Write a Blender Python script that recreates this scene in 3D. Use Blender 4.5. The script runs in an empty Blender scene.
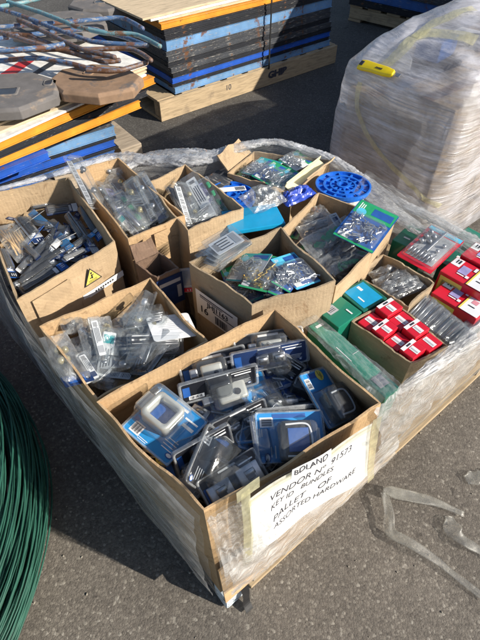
import bpy, bmesh, math, random
from mathutils import Vector, Matrix, noise
from mathutils.bvhtree import BVHTree
random.seed(7)
S = bpy.context.scene
COL = S.collection
# ------------------------------------------------------------------ camera
H, PITCH, F = 1.45, math.radians(48), 480.0
cd = bpy.data.cameras.new('camera'); cam = bpy.data.objects.new('camera', cd); COL.objects.link(cam)
cam.location = (0, 0, H); cam.rotation_euler = (math.radians(90) - PITCH, 0, 0)
cd.sensor_fit = 'VERTICAL'; cd.sensor_height = 24; cd.lens = 18; cd.clip_end = 200; cd.clip_start = .02
S.camera = cam
cp, sp = math.cos(PITCH), math.sin(PITCH)
def D(px, py):
    x, y = (px - 240) / F, (320 - py) / F
    return Vector((x, cp + y * sp, -(sp - y * cp)))
def U(px, py, h=0.0):
    d = D(px, py); return Vector((0, 0, H)) + d * ((h - H) / d.z)
def G(w):  # a list of measured (px, py, h)
    return [U(*a) for a in w]
# ------------------------------------------------------------------ materials
MATS = {}
def nt(name):
    m = bpy.data.materials.new(name); m.use_nodes = True; t = m.node_tree; t.nodes.clear()
    return m, t, t.nodes.new('ShaderNodeOutputMaterial')
def N(t, k, **kw):
    n = t.nodes.new(k)
    for a, b in kw.items():
        if a in n.inputs.keys() if isinstance(a, str) else False: n.inputs[a].default_value = b
        else: setattr(n, a, b)
    return n
def ramp(t, fac, stops):
    r = t.nodes.new('ShaderNodeValToRGB'); e = r.color_ramp.elements
    while len(e) < len(stops): e.new(.5)
    for el, (p, c) in zip(e, stops):
        el.position = p; el.color = (*c, 1) if not isinstance(c, (int, float)) else (c, c, c, 1)
    t.links.new(fac, r.inputs[0]); return r
def coords(t, scale=(1, 1, 1), rot=(0, 0, 0), kind='Object'):
    c = t.nodes.new('ShaderNodeTexCoord'); m = t.nodes.new('ShaderNodeMapping')
    m.inputs['Scale'].default_value = scale; m.inputs['Rotation'].default_value = rot
    t.links.new(c.outputs[kind], m.inputs[0]); return m.outputs[0]
def nz(t, vec, scale, detail=5, rough=.6, dist=0):
    n = t.nodes.new('ShaderNodeTexNoise'); n.inputs['Scale'].default_value = scale
    n.inputs['Detail'].default_value = detail; n.inputs['Roughness'].default_value = rough; n.inputs['Distortion'].default_value = dist
    t.links.new(vec, n.inputs['Vector']); return n.outputs['Fac']
def mixc(t, f, a, b, mode='MIX'):
    m = t.nodes.new('ShaderNodeMix'); m.data_type = 'RGBA'; m.blend_type = mode
    for s, v in ((0, f), (6, a), (7, b)):
        if isinstance(v, (int, float)): m.inputs[s].default_value = v
        elif isinstance(v, tuple): m.inputs[s].default_value = (*v, 1)
        else: t.links.new(v, m.inputs[s])
    return m.outputs[2]
def bump(t, h, strength, dist):
    b = t.nodes.new('ShaderNodeBump'); b.inputs['Strength'].default_value = strength; b.inputs['Distance'].default_value = dist
    t.links.new(h, b.inputs['Height']); return b.outputs[0]
def pbsdf(t, col, rough=.6, metal=0, spec=.5, nrm=None, coat=0):
    p = t.nodes.new('ShaderNodeBsdfPrincipled')
    if isinstance(col, tuple): p.inputs['Base Color'].default_value = (*col, 1)
    else: t.links.new(col, p.inputs['Base Color'])
    if isinstance(rough, (int, float)): p.inputs['Roughness'].default_value = rough
    else: t.links.new(rough, p.inputs['Roughness'])
    p.inputs['Metallic'].default_value = metal; p.inputs['Specular IOR Level'].default_value = spec; p.inputs['Coat Weight'].default_value = coat
    if nrm is not None: t.links.new(nrm, p.inputs['Normal'])
    return p.outputs[0]
def plain(name, col, rough=.5, metal=0, var=.25, scale=30, bmp=.1, dirt=None, spec=.5, coat=0, dist=.002):
    """a coloured surface with uneven tone, fine relief and, when dirt is given, patchy dirt or rust"""
    m, t, o = nt(name); v = coords(t)
    n = nz(t, v, scale, 5); lo = tuple(c * (1 - var) for c in col); hi = tuple(min(1, c * (1 + var)) for c in col)
    c = ramp(t, n, [(.3, lo), (.7, hi)]).outputs[0]
    if dirt:
        f = ramp(t, nz(t, v, dirt[1], 6, .7), [(dirt[2], 0.), (dirt[2] + .1, 1.)]).outputs[0]
        c = mixc(t, f, c, dirt[0])
    t.links.new(pbsdf(t, c, rough, metal, spec, bump(t, nz(t, v, scale * 2, 4), bmp, dist), coat), o.inputs[0])
    MATS[name] = m; return m
def kraft(name, col, wet=(.2, .12, .06)):
    m, t, o = nt(name); v = coords(t)
    base = ramp(t, nz(t, v, 6, 6, .65), [(.25, tuple(c * .78 for c in col)), (.75, tuple(c * 1.12 for c in col))]).outputs[0]
    st = ramp(t, nz(t, v, 17, 6, .65, 1.2), [(.58, 0.), (.68, .6)]).outputs[0]
    base = mixc(t, st, base, wet)
    sc = ramp(t, nz(t, coords(t, (1, 1, 4), (.3, .5, .2)), 23, 7, .7, .5), [(.6, 0.), (.66, .45)]).outputs[0]
    base = mixc(t, sc, base, tuple(min(1, c * 1.5) for c in col))
    fib = ramp(t, nz(t, coords(t, (8, 8, 160)), 3, 3), [(.3, .9), (.7, 1.05)]).outputs[0]
    base = mixc(t, 1., base, fib, 'MULTIPLY')
    w = t.nodes.new('ShaderNodeTexWave'); w.inputs['Scale'].default_value = 45; w.inputs['Distortion'].default_value = .6
    w.wave_type = 'BANDS'; w.bands_direction = 'DIAGONAL'; t.links.new(coords(t, (1, 1, 0)), w.inputs[0])
    hh = mixc(t, .965, w.outputs['Color'], nz(t, v, 16, 7, .7, .4))
    t.links.new(pbsdf(t, base, .85, 0, .25, bump(t, hh, .7, .008)), o.inputs[0]); MATS[name] = m
def sheen(t, nr, lo=.06, hi=.75):
    lw = t.nodes.new('ShaderNodeLayerWeight'); lw.inputs[0].default_value = .5; t.links.new(nr, lw.inputs['Normal'])
    return ramp(t, lw.outputs['Facing'], [(0, lo), (.55, lo * 1.6), (.85, lo + .2), (1, hi)]).outputs[0]
def film(name, lo, hi, tint=(.85, .86, .88), stretch=(3, 3, 14), scale=5, rough=.16, bs=.6, rot=(0, 0, 0), dif=.5):
    """stretch film: see-through between wrinkles, milky where it bunches, glinting everywhere"""
    m, t, o = nt(name); v = coords(t, stretch, rot)
    n1 = nz(t, v, scale, 9, .7, .25); n2 = nz(t, coords(t, (1, 1, 1)), 7, 4)
    f = t.nodes.new('ShaderNodeMath'); f.operation = 'ADD'; t.links.new(n1, f.inputs[0])
    k = t.nodes.new('ShaderNodeMath'); k.operation = 'MULTIPLY_ADD'; k.inputs[1].default_value = .8; k.inputs[2].default_value = -.4
    t.links.new(n2, k.inputs[0]); t.links.new(k.outputs[0], f.inputs[1])
    fac = ramp(t, f.outputs[0], [(.33, lo), (.5, lo * .6 + hi * .4), (.68, hi)]).outputs[0]
    rid = t.nodes.new('ShaderNodeTexNoise'); rid.noise_type = 'RIDGED_MULTIFRACTAL'; rid.inputs['Scale'].default_value = scale * 1.5; rid.inputs['Detail'].default_value = 6
    t.links.new(v, rid.inputs['Vector'])
    hh = mixc(t, .5, n1, rid.outputs['Fac'])
    nr = bump(t, hh, bs, .012)
    gl = pbsdf(t, tint, rough, 0, .9, nr)
    tr = t.nodes.new('ShaderNodeBsdfTransparent'); tr.inputs[0].default_value = (.97, .97, .96, 1)
    tl = t.nodes.new('ShaderNodeBsdfTranslucent'); tl.inputs[0].default_value = (*tint, 1); t.links.new(nr, tl.inputs['Normal'])
    gm = t.nodes.new('ShaderNodeMixShader'); gm.inputs[0].default_value = 1 - dif; t.links.new(tl.outputs[0], gm.inputs[1]); t.links.new(gl, gm.inputs[2])
    g2 = t.nodes.new('ShaderNodeBsdfGlossy'); g2.inputs['Roughness'].default_value = rough; t.links.new(nr, g2.inputs['Normal'])
    clr = t.nodes.new('ShaderNodeMixShader'); t.links.new(sheen(t, nr), clr.inputs[0]); t.links.new(tr.outputs[0], clr.inputs[1]); t.links.new(g2.outputs[0], clr.inputs[2])
    mx = t.nodes.new('ShaderNodeMixShader'); t.links.new(fac, mx.inputs[0]); t.links.new(clr.outputs[0], mx.inputs[1]); t.links.new(gm.outputs[0], mx.inputs[2])
    t.links.new(mx.outputs[0], o.inputs[0]); MATS[name] = m
def clear(name, haze=.06, tint=(.96, .97, .97), rough=.07, bs=.35, scale=22):
    m, t, o = nt(name); v = coords(t)
    nr = bump(t, nz(t, v, scale, 5, .6, .8), bs, .006)
    tr = t.nodes.new('ShaderNodeBsdfTransparent'); tr.inputs[0].default_value = (*tint, 1)
    g = t.nodes.new('ShaderNodeBsdfGlossy'); g.inputs['Roughness'].default_value = rough; t.links.new(nr, g.inputs['Normal'])
    a = t.nodes.new('ShaderNodeMixShader'); t.links.new(sheen(t, nr), a.inputs[0]); t.links.new(tr.outputs[0], a.inputs[1]); t.links.new(g.outputs[0], a.inputs[2])
    d = t.nodes.new('ShaderNodeBsdfDiffuse'); d.inputs[0].default_value = (.75, .78, .8, 1); t.links.new(nr, d.inputs['Normal'])
    hf = ramp(t, nz(t, v, scale * .6, 6, .65, 1), [(.35, haze * .3), (.62, haze), (.75, min(1, haze * 4))]).outputs[0]
    b = t.nodes.new('ShaderNodeMixShader'); t.links.new(hf, b.inputs[0]); t.links.new(a.outputs[0], b.inputs[1]); t.links.new(d.outputs[0], b.inputs[2])
    t.links.new(b.outputs[0], o.inputs[0]); MATS[name] = m
def wood(name, col):
    m, t, o = nt(name)
    g = nz(t, coords(t, (1.5, 14, 14)), 6, 6, .6, .5)
    c = ramp(t, g, [(.3, tuple(k * .62 for k in col)), (.55, col), (.8, tuple(k * 1.15 for k in col))]).outputs[0]
    c = mixc(t, ramp(t, nz(t, coords(t), 8, 5), [(.6, 0.), (.75, .6)]).outputs[0], c, (.13, .1, .08))
    t.links.new(pbsdf(t, c, .85, 0, .2, bump(t, g, .5, .004)), o.inputs[0]); MATS[name] = m
def painted(name, col, chip=(.35, .33, .3), chip2=(.16, .07, .03), amt=.62):
    """painted steel: scratches, chips and rusty patches"""
    m, t, o = nt(name); v = coords(t)
    c = ramp(t, nz(t, v, 7, 6), [(.3, tuple(k * .65 for k in col)), (.7, tuple(min(1, k * 1.2) for k in col))]).outputs[0]
    c = mixc(t, ramp(t, nz(t, coords(t, (9, 50, 60)), 2, 7, .75), [(amt - .04, 0.), (amt + .01, .8)]).outputs[0], c, chip)
    c = mixc(t, ramp(t, nz(t, v, 12, 8, .75), [(amt - .04, 0.), (amt + .01, .9)]).outputs[0], c, chip2)
    t.links.new(pbsdf(t, c, .5, 0, .4, bump(t, nz(t, v, 40, 5), .3, .002)), o.inputs[0]); MATS[name] = m

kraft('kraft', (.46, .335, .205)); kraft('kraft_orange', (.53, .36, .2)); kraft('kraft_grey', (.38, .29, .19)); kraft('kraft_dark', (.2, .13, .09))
film('wrap', .1, .78, (.88, .88, .88), (1.6, 1.6, 22), 4., .16, .8)
film('wrap_side', .12, .8, (.82, .82, .83), (1.6, 1.6, 20), 4., .16, .8)
film('wrap_clear', .03, .3, (.8, .8, .78), (1.8, 1.8, 20), 4.5, .14, .8)
film('wrap_bunch', .16, .85, (.86, .87, .9), (2.2, 2.2, 16), 9, .07, 1.0, dif=.25)
film('wrap_load', .3, .94, (.8, .8, .86), (1.2, 1.2, 13), 4.2, .15, 1., (.4, .25, 0), dif=.35)
film('tape_yellow', .35, .75, (.84, .8, .52), (5, 5, 5), 7, .2, .4)
film('strip_film', .04, .27, (.5, .48, .4), (1, 1, 1), 12, .42, .25, dif=.15)
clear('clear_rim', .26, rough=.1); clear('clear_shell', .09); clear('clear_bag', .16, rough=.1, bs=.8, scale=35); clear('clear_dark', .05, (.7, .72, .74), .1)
wood('wood', (.46, .35, .22)); wood('wood_grey', (.4, .33, .25)); wood('plywood', (.62, .49, .33))
for n_, c_, a_ in (('paint_blue', (.05, .14, .4), .62), ('paint_skyblue', (.15, .3, .52), .6), ('paint_brightblue', (.02, .1, .48), .65), ('paint_black', (.022, .024, .03), .64),
                   ('paint_charcoal', (.06, .065, .075), .6), ('paint_orange', (.75, .3, .03), .68), ('pipe_blue', (.07, .14, .28), .56), ('pipe_teal', (.15, .32, .36), .57)):
    painted(n_, c_, amt=a_)
painted('pipe_rust', (.2, .12, .085), (.12, .17, .25), (.1, .045, .02), .55)
plain('rubber_grey', (.14, .13, .125), .85, var=.2, scale=14, dirt=((.26, .2, .15), 8, .55), bmp=.4)
plain('rubber_brown', (.25, .16, .1), .85, var=.25, scale=14, dirt=((.13, .11, .1), 8, .55), bmp=.4)
plain('white_paint', (.75, .73, .68), .6, dirt=((.4, .35, .28), 10, .6)); plain('red_paint', (.55, .03, .03), .5)
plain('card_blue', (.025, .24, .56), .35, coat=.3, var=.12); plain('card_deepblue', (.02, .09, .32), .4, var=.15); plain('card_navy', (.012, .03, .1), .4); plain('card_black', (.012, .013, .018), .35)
plain('card_teal', (.02, .34, .36), .4, var=.12); plain('card_green', (.02, .3, .12), .4, var=.15); plain('card_white', (.74, .75, .76), .45, var=.06); plain('card_grey', (.4, .41, .43), .45, var=.1)
plain('card_yellow', (.75, .62, .12), .45, var=.08); plain('card_cream', (.72, .66, .42), .5, var=.1); plain('card_purple', (.33, .3, .55), .45); plain('card_aqua', (.1, .5, .7), .4)
plain('box_green', (.012, .19, .12), .35, var=.12, scale=8, coat=.4); plain('box_darkgreen', (.01, .12, .08), .4, var=.15, coat=.2); plain('box_red', (.62, .012, .03), .35, var=.1, scale=8, coat=.3); plain('box_cyan', (.01, .3, .56), .35, var=.08, coat=.3)
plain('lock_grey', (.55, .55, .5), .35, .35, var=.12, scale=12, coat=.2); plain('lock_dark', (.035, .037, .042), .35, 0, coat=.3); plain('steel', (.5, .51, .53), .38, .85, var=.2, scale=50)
plain('zinc_dark', (.16, .16, .17), .4, .7, var=.4, scale=60); plain('brass', (.6, .42, .12), .3, .9, var=.3, scale=60); plain('knob_cream', (.36, .31, .17), .3, .3, coat=.4); plain('tan_stick', (.55, .36, .15), .6, var=.2)
plain('ink', (.02, .02, .03), .6); plain('card_red_p', (.6, .25, .3), .5); plain('pen', (.045, .045, .06), .6); plain('sign_paper', (.7, .7, .69), .6, var=.05, scale=5); plain('spool_blue', (.012, .14, .6), .38, var=.12, scale=15, spec=.6)
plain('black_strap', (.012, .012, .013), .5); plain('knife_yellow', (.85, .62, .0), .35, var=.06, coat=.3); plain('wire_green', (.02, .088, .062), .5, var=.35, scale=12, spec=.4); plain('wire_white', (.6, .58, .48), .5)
plain('pouch_blue', (.02, .06, .42), .28, var=.2, coat=.5, bmp=.5); plain('speck_foam', (.62, .68, .72), .7, var=.2, scale=8, dirt=((.04, .07, .1), 90, .52)); plain('tin_brown', (.13, .065, .05), .7, var=.2)

# ground: worn asphalt, a tarry binder with exposed stone chips
plain('grit', (.3, .27, .22), .8, var=.4, scale=60)
def asphalt():
    m, t, o = nt('asphalt'); v = coords(t)
    vo = t.nodes.new('ShaderNodeTexVoronoi'); vo.inputs['Scale'].default_value = 150; vo.inputs['Randomness'].default_value = 1; t.links.new(v, vo.inputs['Vector'])
    v2 = t.nodes.new('ShaderNodeTexVoronoi'); v2.inputs['Scale'].default_value = 330; t.links.new(v, v2.inputs['Vector'])
    sep = t.nodes.new('ShaderNodeSeparateColor'); t.links.new(vo.outputs['Color'], sep.inputs[0])
    chip = ramp(t, sep.outputs[0], [(0, (.085, .078, .068)), (.35, (.14, .126, .107)), (.8, (.2, .18, .152)), (.94, (.27, .245, .205)), (1, (.45, .42, .36))]).outputs[0]
    edge = ramp(t, vo.outputs['Distance'], [(.3, 1.), (.75, .78)]).outputs[0]
    c = mixc(t, 1., chip, edge, 'MULTIPLY')
    c = mixc(t, .45, c, ramp(t, nz(t, v, 420, 3), [(.3, (.07, .06, .05)), (.7, (.26, .225, .19))]).outputs[0])
    big = ramp(t, nz(t, v, 2.2, 7, .65), [(.3, .76), (.7, 1.14)]).outputs[0]; c = mixc(t, 1., c, big, 'MULTIPLY')
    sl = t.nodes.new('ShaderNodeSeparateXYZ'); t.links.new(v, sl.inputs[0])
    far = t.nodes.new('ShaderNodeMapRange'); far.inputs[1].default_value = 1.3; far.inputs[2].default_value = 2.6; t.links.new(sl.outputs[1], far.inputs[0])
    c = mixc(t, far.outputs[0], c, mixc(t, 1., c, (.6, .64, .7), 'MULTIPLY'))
    oil = ramp(t, nz(t, v, 11, 5, .6), [(.64, 0.), (.7, .6)]).outputs[0]; c = mixc(t, oil, c, (.035, .03, .027))
    hgt = mixc(t, .35, mixc(t, .4, vo.outputs['Distance'], v2.outputs['Distance']), nz(t, v, 60, 6, .7))
    inv = t.nodes.new('ShaderNodeInvert'); t.links.new(hgt, inv.inputs[1])
    t.links.new(pbsdf(t, c, .85, 0, .25, bump(t, inv.outputs[0], .6, .0035)), o.inputs[0]); MATS['asphalt'] = m
asphalt()

# ------------------------------------------------------------------ mesh helpers
def addbox(bm, c, s, bev=0, mi=0, rot=None):
    k = len(bm.faces); vs = bmesh.ops.create_cube(bm, size=1)['verts']
    M = Matrix.Translation(Vector(c)) @ (rot.to_4x4() if rot is not None else Matrix.Identity(4)) @ Matrix.Diagonal((*s, 1))
    bmesh.ops.transform(bm, matrix=M, verts=vs)
    fs = {f for v in vs for f in v.link_faces}
    if bev: 
        r = bmesh.ops.bevel(bm, geom=list({e for v in vs for e in v.link_edges}), offset=bev, segments=2, affect='EDGES', profile=.6)
        fs = {f for f in fs if f.is_valid} | set(r['faces'])
    for f in fs: f.material_index = mi
def rrect(w, h, r, n=3, c=(0, 0)):
    r = min(r, w / 2 - 1e-4, h / 2 - 1e-4); out = []
    for k, (sx, sy) in enumerate(((1, 1), (-1, 1), (-1, -1), (1, -1))):
        for i in range(n + 1):
            a = math.pi / 2 * (k + i / n); out.append((c[0] + sx * (w / 2 - r) + r * math.cos(a), c[1] + sy * (h / 2 - r) + r * math.sin(a)))
    return out
def loft(bm, rings, mi=0, cap0=False, cap1=True, closed=True):
    vr = [[bm.verts.new(p) for p in r] for r in rings]
    n = len(rings[0])
    for a, b in zip(vr, vr[1:]):
        for i in range(n if closed else n - 1):
            f = bm.faces.new((a[i], a[(i + 1) % n], b[(i + 1) % n], b[i])); f.material_index = mi
    if cap0: f = bm.faces.new(vr[0][::-1]); f.material_index = mi
    if cap1: f = bm.faces.new(vr[-1]); f.material_index = mi
    return vr
def plate(bm, w, h, t, r=.006, c=(0, 0, 0), mi=0, bend=0):
    a = rrect(w, h, r, 3, c[:2]); loft(bm, [[(x, y, c[2]) for x, y in a], [(x, y, c[2] + t) for x, y in a]], mi, True, True)
def rect(bm, x, y, w, h, z, mi):   # printed patch
    f = bm.faces.new([bm.verts.new(p) for p in ((x - w / 2, y - h / 2, z), (x + w / 2, y - h / 2, z), (x + w / 2, y + h / 2, z), (x - w / 2, y + h / 2, z))]); f.material_index = mi
def disc(bm, x, y, rx, ry, z, mi, n=20):
    f = bm.faces.new([bm.verts.new((x + rx * math.cos(a * 2 * math.pi / n), y + ry * math.sin(a * 2 * math.pi / n), z)) for a in range(n)]); f.material_index = mi
def dome(bm, w, h, z0, ht, c=(0, 0), flange=.008, taper=.12, r=.012, mi=0):
    R = []
    for ww, hh, z in ((w + flange * 2, h + flange * 2, z0), (w, h, z0 + .0008), (w * (1 - taper * .4), h * (1 - taper * .4), z0 + ht * .75), (w * (1 - taper * .7), h * (1 - taper * .7), z0 + ht * .95), (w * (1 - taper * 1.2), h * (1 - taper * 1.2), z0 + ht)):
        R.append([(x, y, z) for x, y in rrect(ww, hh, r, 3, c)])
    loft(bm, R, mi, False, True)
def tube(bm, pts, r, seg=8, mi=0, caps=True, r2=None):
    pts = [Vector(p) for p in pts]; rings = []; up = None
    for i, p in enumerate(pts):
        t = (pts[min(i + 1, len(pts) - 1)] - pts[max(i - 1, 0)]).normalized()
        if up is None: up = t.orthogonal().normalized()
        up = (up - t * up.dot(t)).normalized(); s = t.cross(up)
        rr = r if r2 is None else r + (r2 - r) * i / (len(pts) - 1)
        rings.append([p + (up * math.cos(2 * math.pi * k / seg) + s * math.sin(2 * math.pi * k / seg)) * rr for k in range(seg)])
    loft(bm, rings, mi, caps, caps)
def smoothline(pts, n=8):
    P = [Vector(p) for p in pts]; P = [P[0] * 2 - P[1]] + P + [P[-1] * 2 - P[-2]]; out = []
    for i in range(1, len(P) - 2):
        for k in range(n):
            t = k / n; a, b, c, d = P[i - 1:i + 3]
            out.append(.5 * ((2 * b) + (c - a) * t + (2 * a - 5 * b + 4 * c - d) * t * t + (3 * b - a - 3 * c + d) * t ** 3))
    return out + [P[-2]]
def NZ(p, s=1., o=0.): return noise.noise(Vector(p) * s + Vector((o, o * 1.7, o * .3)))
def link(bm, name, mats, parent=None, smooth=False, M=None, solid=0, bev=0):
    me = bpy.data.meshes.new(name)
    bmesh.ops.recalc_face_normals(bm, faces=bm.faces) if not solid else None
    bm.to_mesh(me); bm.free()
    for m in ([mats] if isinstance(mats, str) else mats): me.materials.append(MATS[m])
    if smooth: me.polygons.foreach_set('use_smooth', [True] * len(me.polygons))
    o = bpy.data.objects.new(name, me); COL.objects.link(o)
    if parent: o.parent = parent
    if M is not None: o.matrix_local = M
    if solid: s = o.modifiers.new('thick', 'SOLIDIFY'); s.thickness = solid; s.offset = 0
    if bev: b = o.modifiers.new('round', 'BEVEL'); b.width = bev; b.segments = 2; b.limit_method = 'ANGLE'
    return o
def tag(o, label=None, cat=None, group=None, kind=None):
    for k, v in (('label', label), ('category', cat), ('group', group), ('kind', kind)):
        if v: o[k] = v
    return o
def thing(name, label, cat, M=None, group=None):
    o = bpy.data.objects.new(name, None); COL.objects.link(o); o.empty_display_size = .05
    if M is not None: o.matrix_world = M
    return tag(o, label, cat, group)
def fr(p, q, roll=0):
    """frame lying between two measured points (px, py, h): x along, z up; returns matrix and length"""
    P, Q = U(*p), U(*q); x = (Q - P); L = x.length; x.normalize(); y = Vector((0, 0, 1)).cross(x).normalized(); z = x.cross(y)
    M = Matrix((x, y, z)).transposed(); M = M @ Matrix.Rotation(math.radians(roll), 3, 'X')
    return Matrix.Translation((P + Q) / 2) @ M.to_4x4(), L
def text(s, size, mat, parent, M, name='lettering', bold=0., sx=1., shear=0, align='CENTER', ext=.0002):
    c = bpy.data.curves.new(name, 'FONT'); c.body = s; c.size = size; c.shear = shear; c.offset = bold; c.extrude = ext; c.align_x = align; c.align_y = 'CENTER'
    o = bpy.data.objects.new(name, c); COL.objects.link(o)
    me = bpy.data.meshes.new_from_object(o.evaluated_get(bpy.context.evaluated_depsgraph_get())); bpy.data.objects.remove(o)
    me.materials.clear(); me.materials.append(MATS[mat]); o = bpy.data.objects.new(name, me); COL.objects.link(o)
    o.parent = parent; o.matrix_local = M @ Matrix.Diagonal((sx, 1, 1, 1)); return o

# ------------------------------------------------------------------ sky, sun
w = bpy.data.worlds.new('World'); S.world = w; w.use_nodes = True; t = w.node_tree
bg = t.nodes['Background']; sk = t.nodes.new('ShaderNodeTexSky'); sk.sky_type = 'NISHITA'; sk.sun_disc = False
SD = Vector((-.93, .37, 0)).normalized(); EL = math.radians(29.5)      # shadows fall along SD
az = math.atan2(-SD.x, -SD.y)                                         # the sun stands opposite
sk.sun_elevation = EL; sk.sun_rotation = az
t.links.new(sk.outputs[0], bg.inputs[0]); bg.inputs[1].default_value = .085
sl = bpy.data.lights.new('sun', 'SUN'); so = bpy.data.objects.new('sun', sl); COL.objects.link(so)
sl.energy = 4.6; sl.angle = math.radians(.5); sl.color = (1, .93, .82)
so.rotation_euler = Vector((SD.x * math.cos(EL), SD.y * math.cos(EL), -math.sin(EL))).to_track_quat('-Z', 'Y').to_euler(); so.location = (4, -2, 4)
S.view_settings.view_transform = 'Standard'; S.view_settings.look = 'None'; S.view_settings.gamma = 1; S.view_settings.exposure = .6
S.cycles.transparent_max_bounces = 24; S.cycles.max_bounces = 7; S.cycles.use_denoising = True

# ------------------------------------------------------------------ ground
bm = bmesh.new(); bmesh.ops.create_grid(bm, x_segments=40, y_segments=40, size=40)
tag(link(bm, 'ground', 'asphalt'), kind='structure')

bm = bmesh.new(); rg = random.Random(3)
for k in range(420):
    x, y = rg.uniform(-1.2, 1.6), rg.uniform(.1, 2.6) ; q = rg.uniform(.0016, .0045) * (2.2 if k % 40 == 0 else 1); Mg = Matrix.Translation((x, y, q * .5)) @ Matrix.Rotation(rg.uniform(0, 6), 4, 'Z') @ Matrix.Diagonal((q, q * rg.uniform(.5, 1), q * .7, 1))
    bmesh.ops.create_icosphere(bm, subdivisions=1, radius=1, matrix=Mg)
tag(link(bm, 'grit', 'grit'), 'loose grit and small stones scattered on the asphalt', 'grit', None, 'stuff')
# ------------------------------------------------------------------ pallets
RA, LA = math.radians(39.5), math.radians(132)
R_, L_ = Vector((math.cos(RA), math.sin(RA), 0)), Vector((math.cos(LA), math.sin(LA), 0))
P0 = Vector((-.05, .29, 0))
def pallet(name, label, origin, ang, lx, ly, mat='wood', n=7, h=.13, group=None):
    M = Matrix.Translation(origin) @ Matrix.Rotation(ang, 4, 'Z'); t = thing(name, label, 'pallet', M, group)
    for k in range(3):
        bm = bmesh.new(); y = .03 + (ly - .06) * k / 2
        addbox(bm, (lx / 2, y, h / 2 + .002), (lx - .004, .045, h - .044), .003); link(bm, 'bearer', mat, t)
    wd = ly * 0 + lx / n * .72
    for k in range(n):
        bm = bmesh.new(); x = wd / 2 + (lx - wd) * k / (n - 1)
        addbox(bm, (x, ly / 2, h - .009), (wd, ly + random.uniform(-.01, .012), .018), .002); link(bm, 'deck_board', mat, t)
    for k in (0, n // 2, n - 1):
        bm = bmesh.new(); x = wd / 2 + (lx - wd) * k / (n - 1)
        addbox(bm, (x, ly / 2, .011), (wd, ly, .018), .002); link(bm, 'base_board', mat, t)
    return t
# main pallet: boards run along the sign side
Mx = Matrix.Translation(P0 + R_ * .03 + L_ * .03)
tmain = thing('pallet', 'wooden pallet under the wrapped load of open hardware cartons', 'pallet', Matrix.Translation(P0 - L_ * .022) @ Matrix.Rotation(RA, 4, 'Z'))
LX, LY = 1.3, 1.2
for k in range(6):
    bm = bmesh.new(); addbox(bm, (LX / 2 + .035, .045 + (LY - .09) * k / 5, .118), (LX - .07, .09, .018), .002); link(bm, 'deck_board', 'wood', tmain)
for x in (.12, LX / 2, LX - .12):
    bm = bmesh.new(); addbox(bm, (x, LY / 2, .064), (.045, LY - .01, .088), .003); link(bm, 'bearer', 'wood_grey', tmain)
for y in (.045, LY / 2, LY - .045):
    bm = bmesh.new(); addbox(bm, (LX / 2 + .04, y, .01), (LX - .09, .09, .018), .002); link(bm, 'base_board', 'wood', tmain)

def PE(a, b): return P0 + R_ * a + L_ * b
# ------------------------------------------------------------------ open cartons
def carton(label, rim, zb, mat='kraft', seed=0, amp=.014, flaps=(), wave=.008, th=.005, name='open_carton', bottom=True, group='open cartons on the main pallet', foot=None):
    """four measured rim corners [(px,py,h)...]; walls drop to zb, card bulges, the cut edge waves"""
    C = G(rim); cen = sum(C, Vector()) / 4; base = Vector((cen.x, cen.y, zb))
    t = thing(name, label, 'carton', Matrix.Translation(base), group)
    bm = bmesh.new(); n = 16; rows = 10; per = []
    for i in range(4):
        a, b = C[i], C[(i + 1) % 4]; fa, fb = (foot[i], foot[(i + 1) % 4]) if foot else (a, b); per += [(a.lerp(b, k / n), i, k / n, fa.lerp(fb, k / n)) for k in range(n)]
    grid = []
    for r in range(rows + 1):
        row = []
        for (p, i, u, ft_) in per:
            v = r / rows; z = zb + (p.z - zb) * v
            q = Vector((p.x, p.y, 0)); q = Vector((ft_.x, ft_.y, 0)).lerp(q, v); d = (q - Vector((cen.x, cen.y, 0))).normalized()
            e = min(1, 6 * min(u, 1 - u) + .15)
            off = (amp * math.sin(math.pi * u) * math.sin(math.pi * min(v * 1.1, 1)) + NZ((p.x, p.y, z), 7, seed) * amp * .9 * v) * e
            zz = z + ((NZ((p.x, p.y, 0), 14, seed + 5) * wave - abs(NZ((p.x, p.y, 0), 40, seed + 9)) * wave * .7) if r == rows else 0)
            sh = 1 - (0 if foot else .02) * (1 - v)
            w_ = Vector((cen.x, cen.y, 0)) + (q - Vector((cen.x, cen.y, 0))) * sh + d * off
            row.append(bm.verts.new((w_.x - base.x, w_.y - base.y, zz - base.z)))
        grid.append(row)
    m = len(per)
    for r in range(rows):
        for k in range(m): bm.faces.new((grid[r][k], grid[r][(k + 1) % m], grid[r + 1][(k + 1) % m], grid[r + 1][k]))
    bm.faces.new(grid[0][::-1])
    link(bm, 'walls', mat, t, False, None, th)
    for (i, wd, ang, u0, u1) in flaps:       # side index, width, angle from vertical outwards (deg)
        a, b = C[i] - base, C[(i + 1) % 4] - base; e = (b - a).normalized(); out = Vector((e.y, -e.x, 0))
        if out.dot(Vector((0, 0, 0)) - (a + b) / 2 * Vector((1, 1, 0)).length) > 0: pass
        if out.dot((a + b) / 2 * 1) < 0: out = -out
        dr = out * math.sin(math.radians(ang)) + Vector((0, 0, 1)) * math.cos(math.radians(ang))
        bm = bmesh.new(); rr = []
        for r in range(4):
            rr.append([bm.verts.new(a.lerp(b, u0 + (u1 - u0) * (k / 8 + (.05 * r / 3 * (1 - 2 * k / 8)))) + out * .003 + dr * (wd * r / 3) + Vector((0, 0, 1)) * NZ((k * .4, r * .5, i), 1, seed) * .012 * r / 3) for k in range(9)])
        for r in range(3):
            for k in range(8): bm.faces.new((rr[r][k], rr[r][k + 1], rr[r + 1][k + 1], rr[r + 1][k]))
        link(bm, 'flap', mat, t, False, None, .005)
    return (t, C, base)
def inset(C, u, v):   # point inside a quad
    return C[0].lerp(C[1], v).lerp(C[3].lerp(C[2], v), u)
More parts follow.
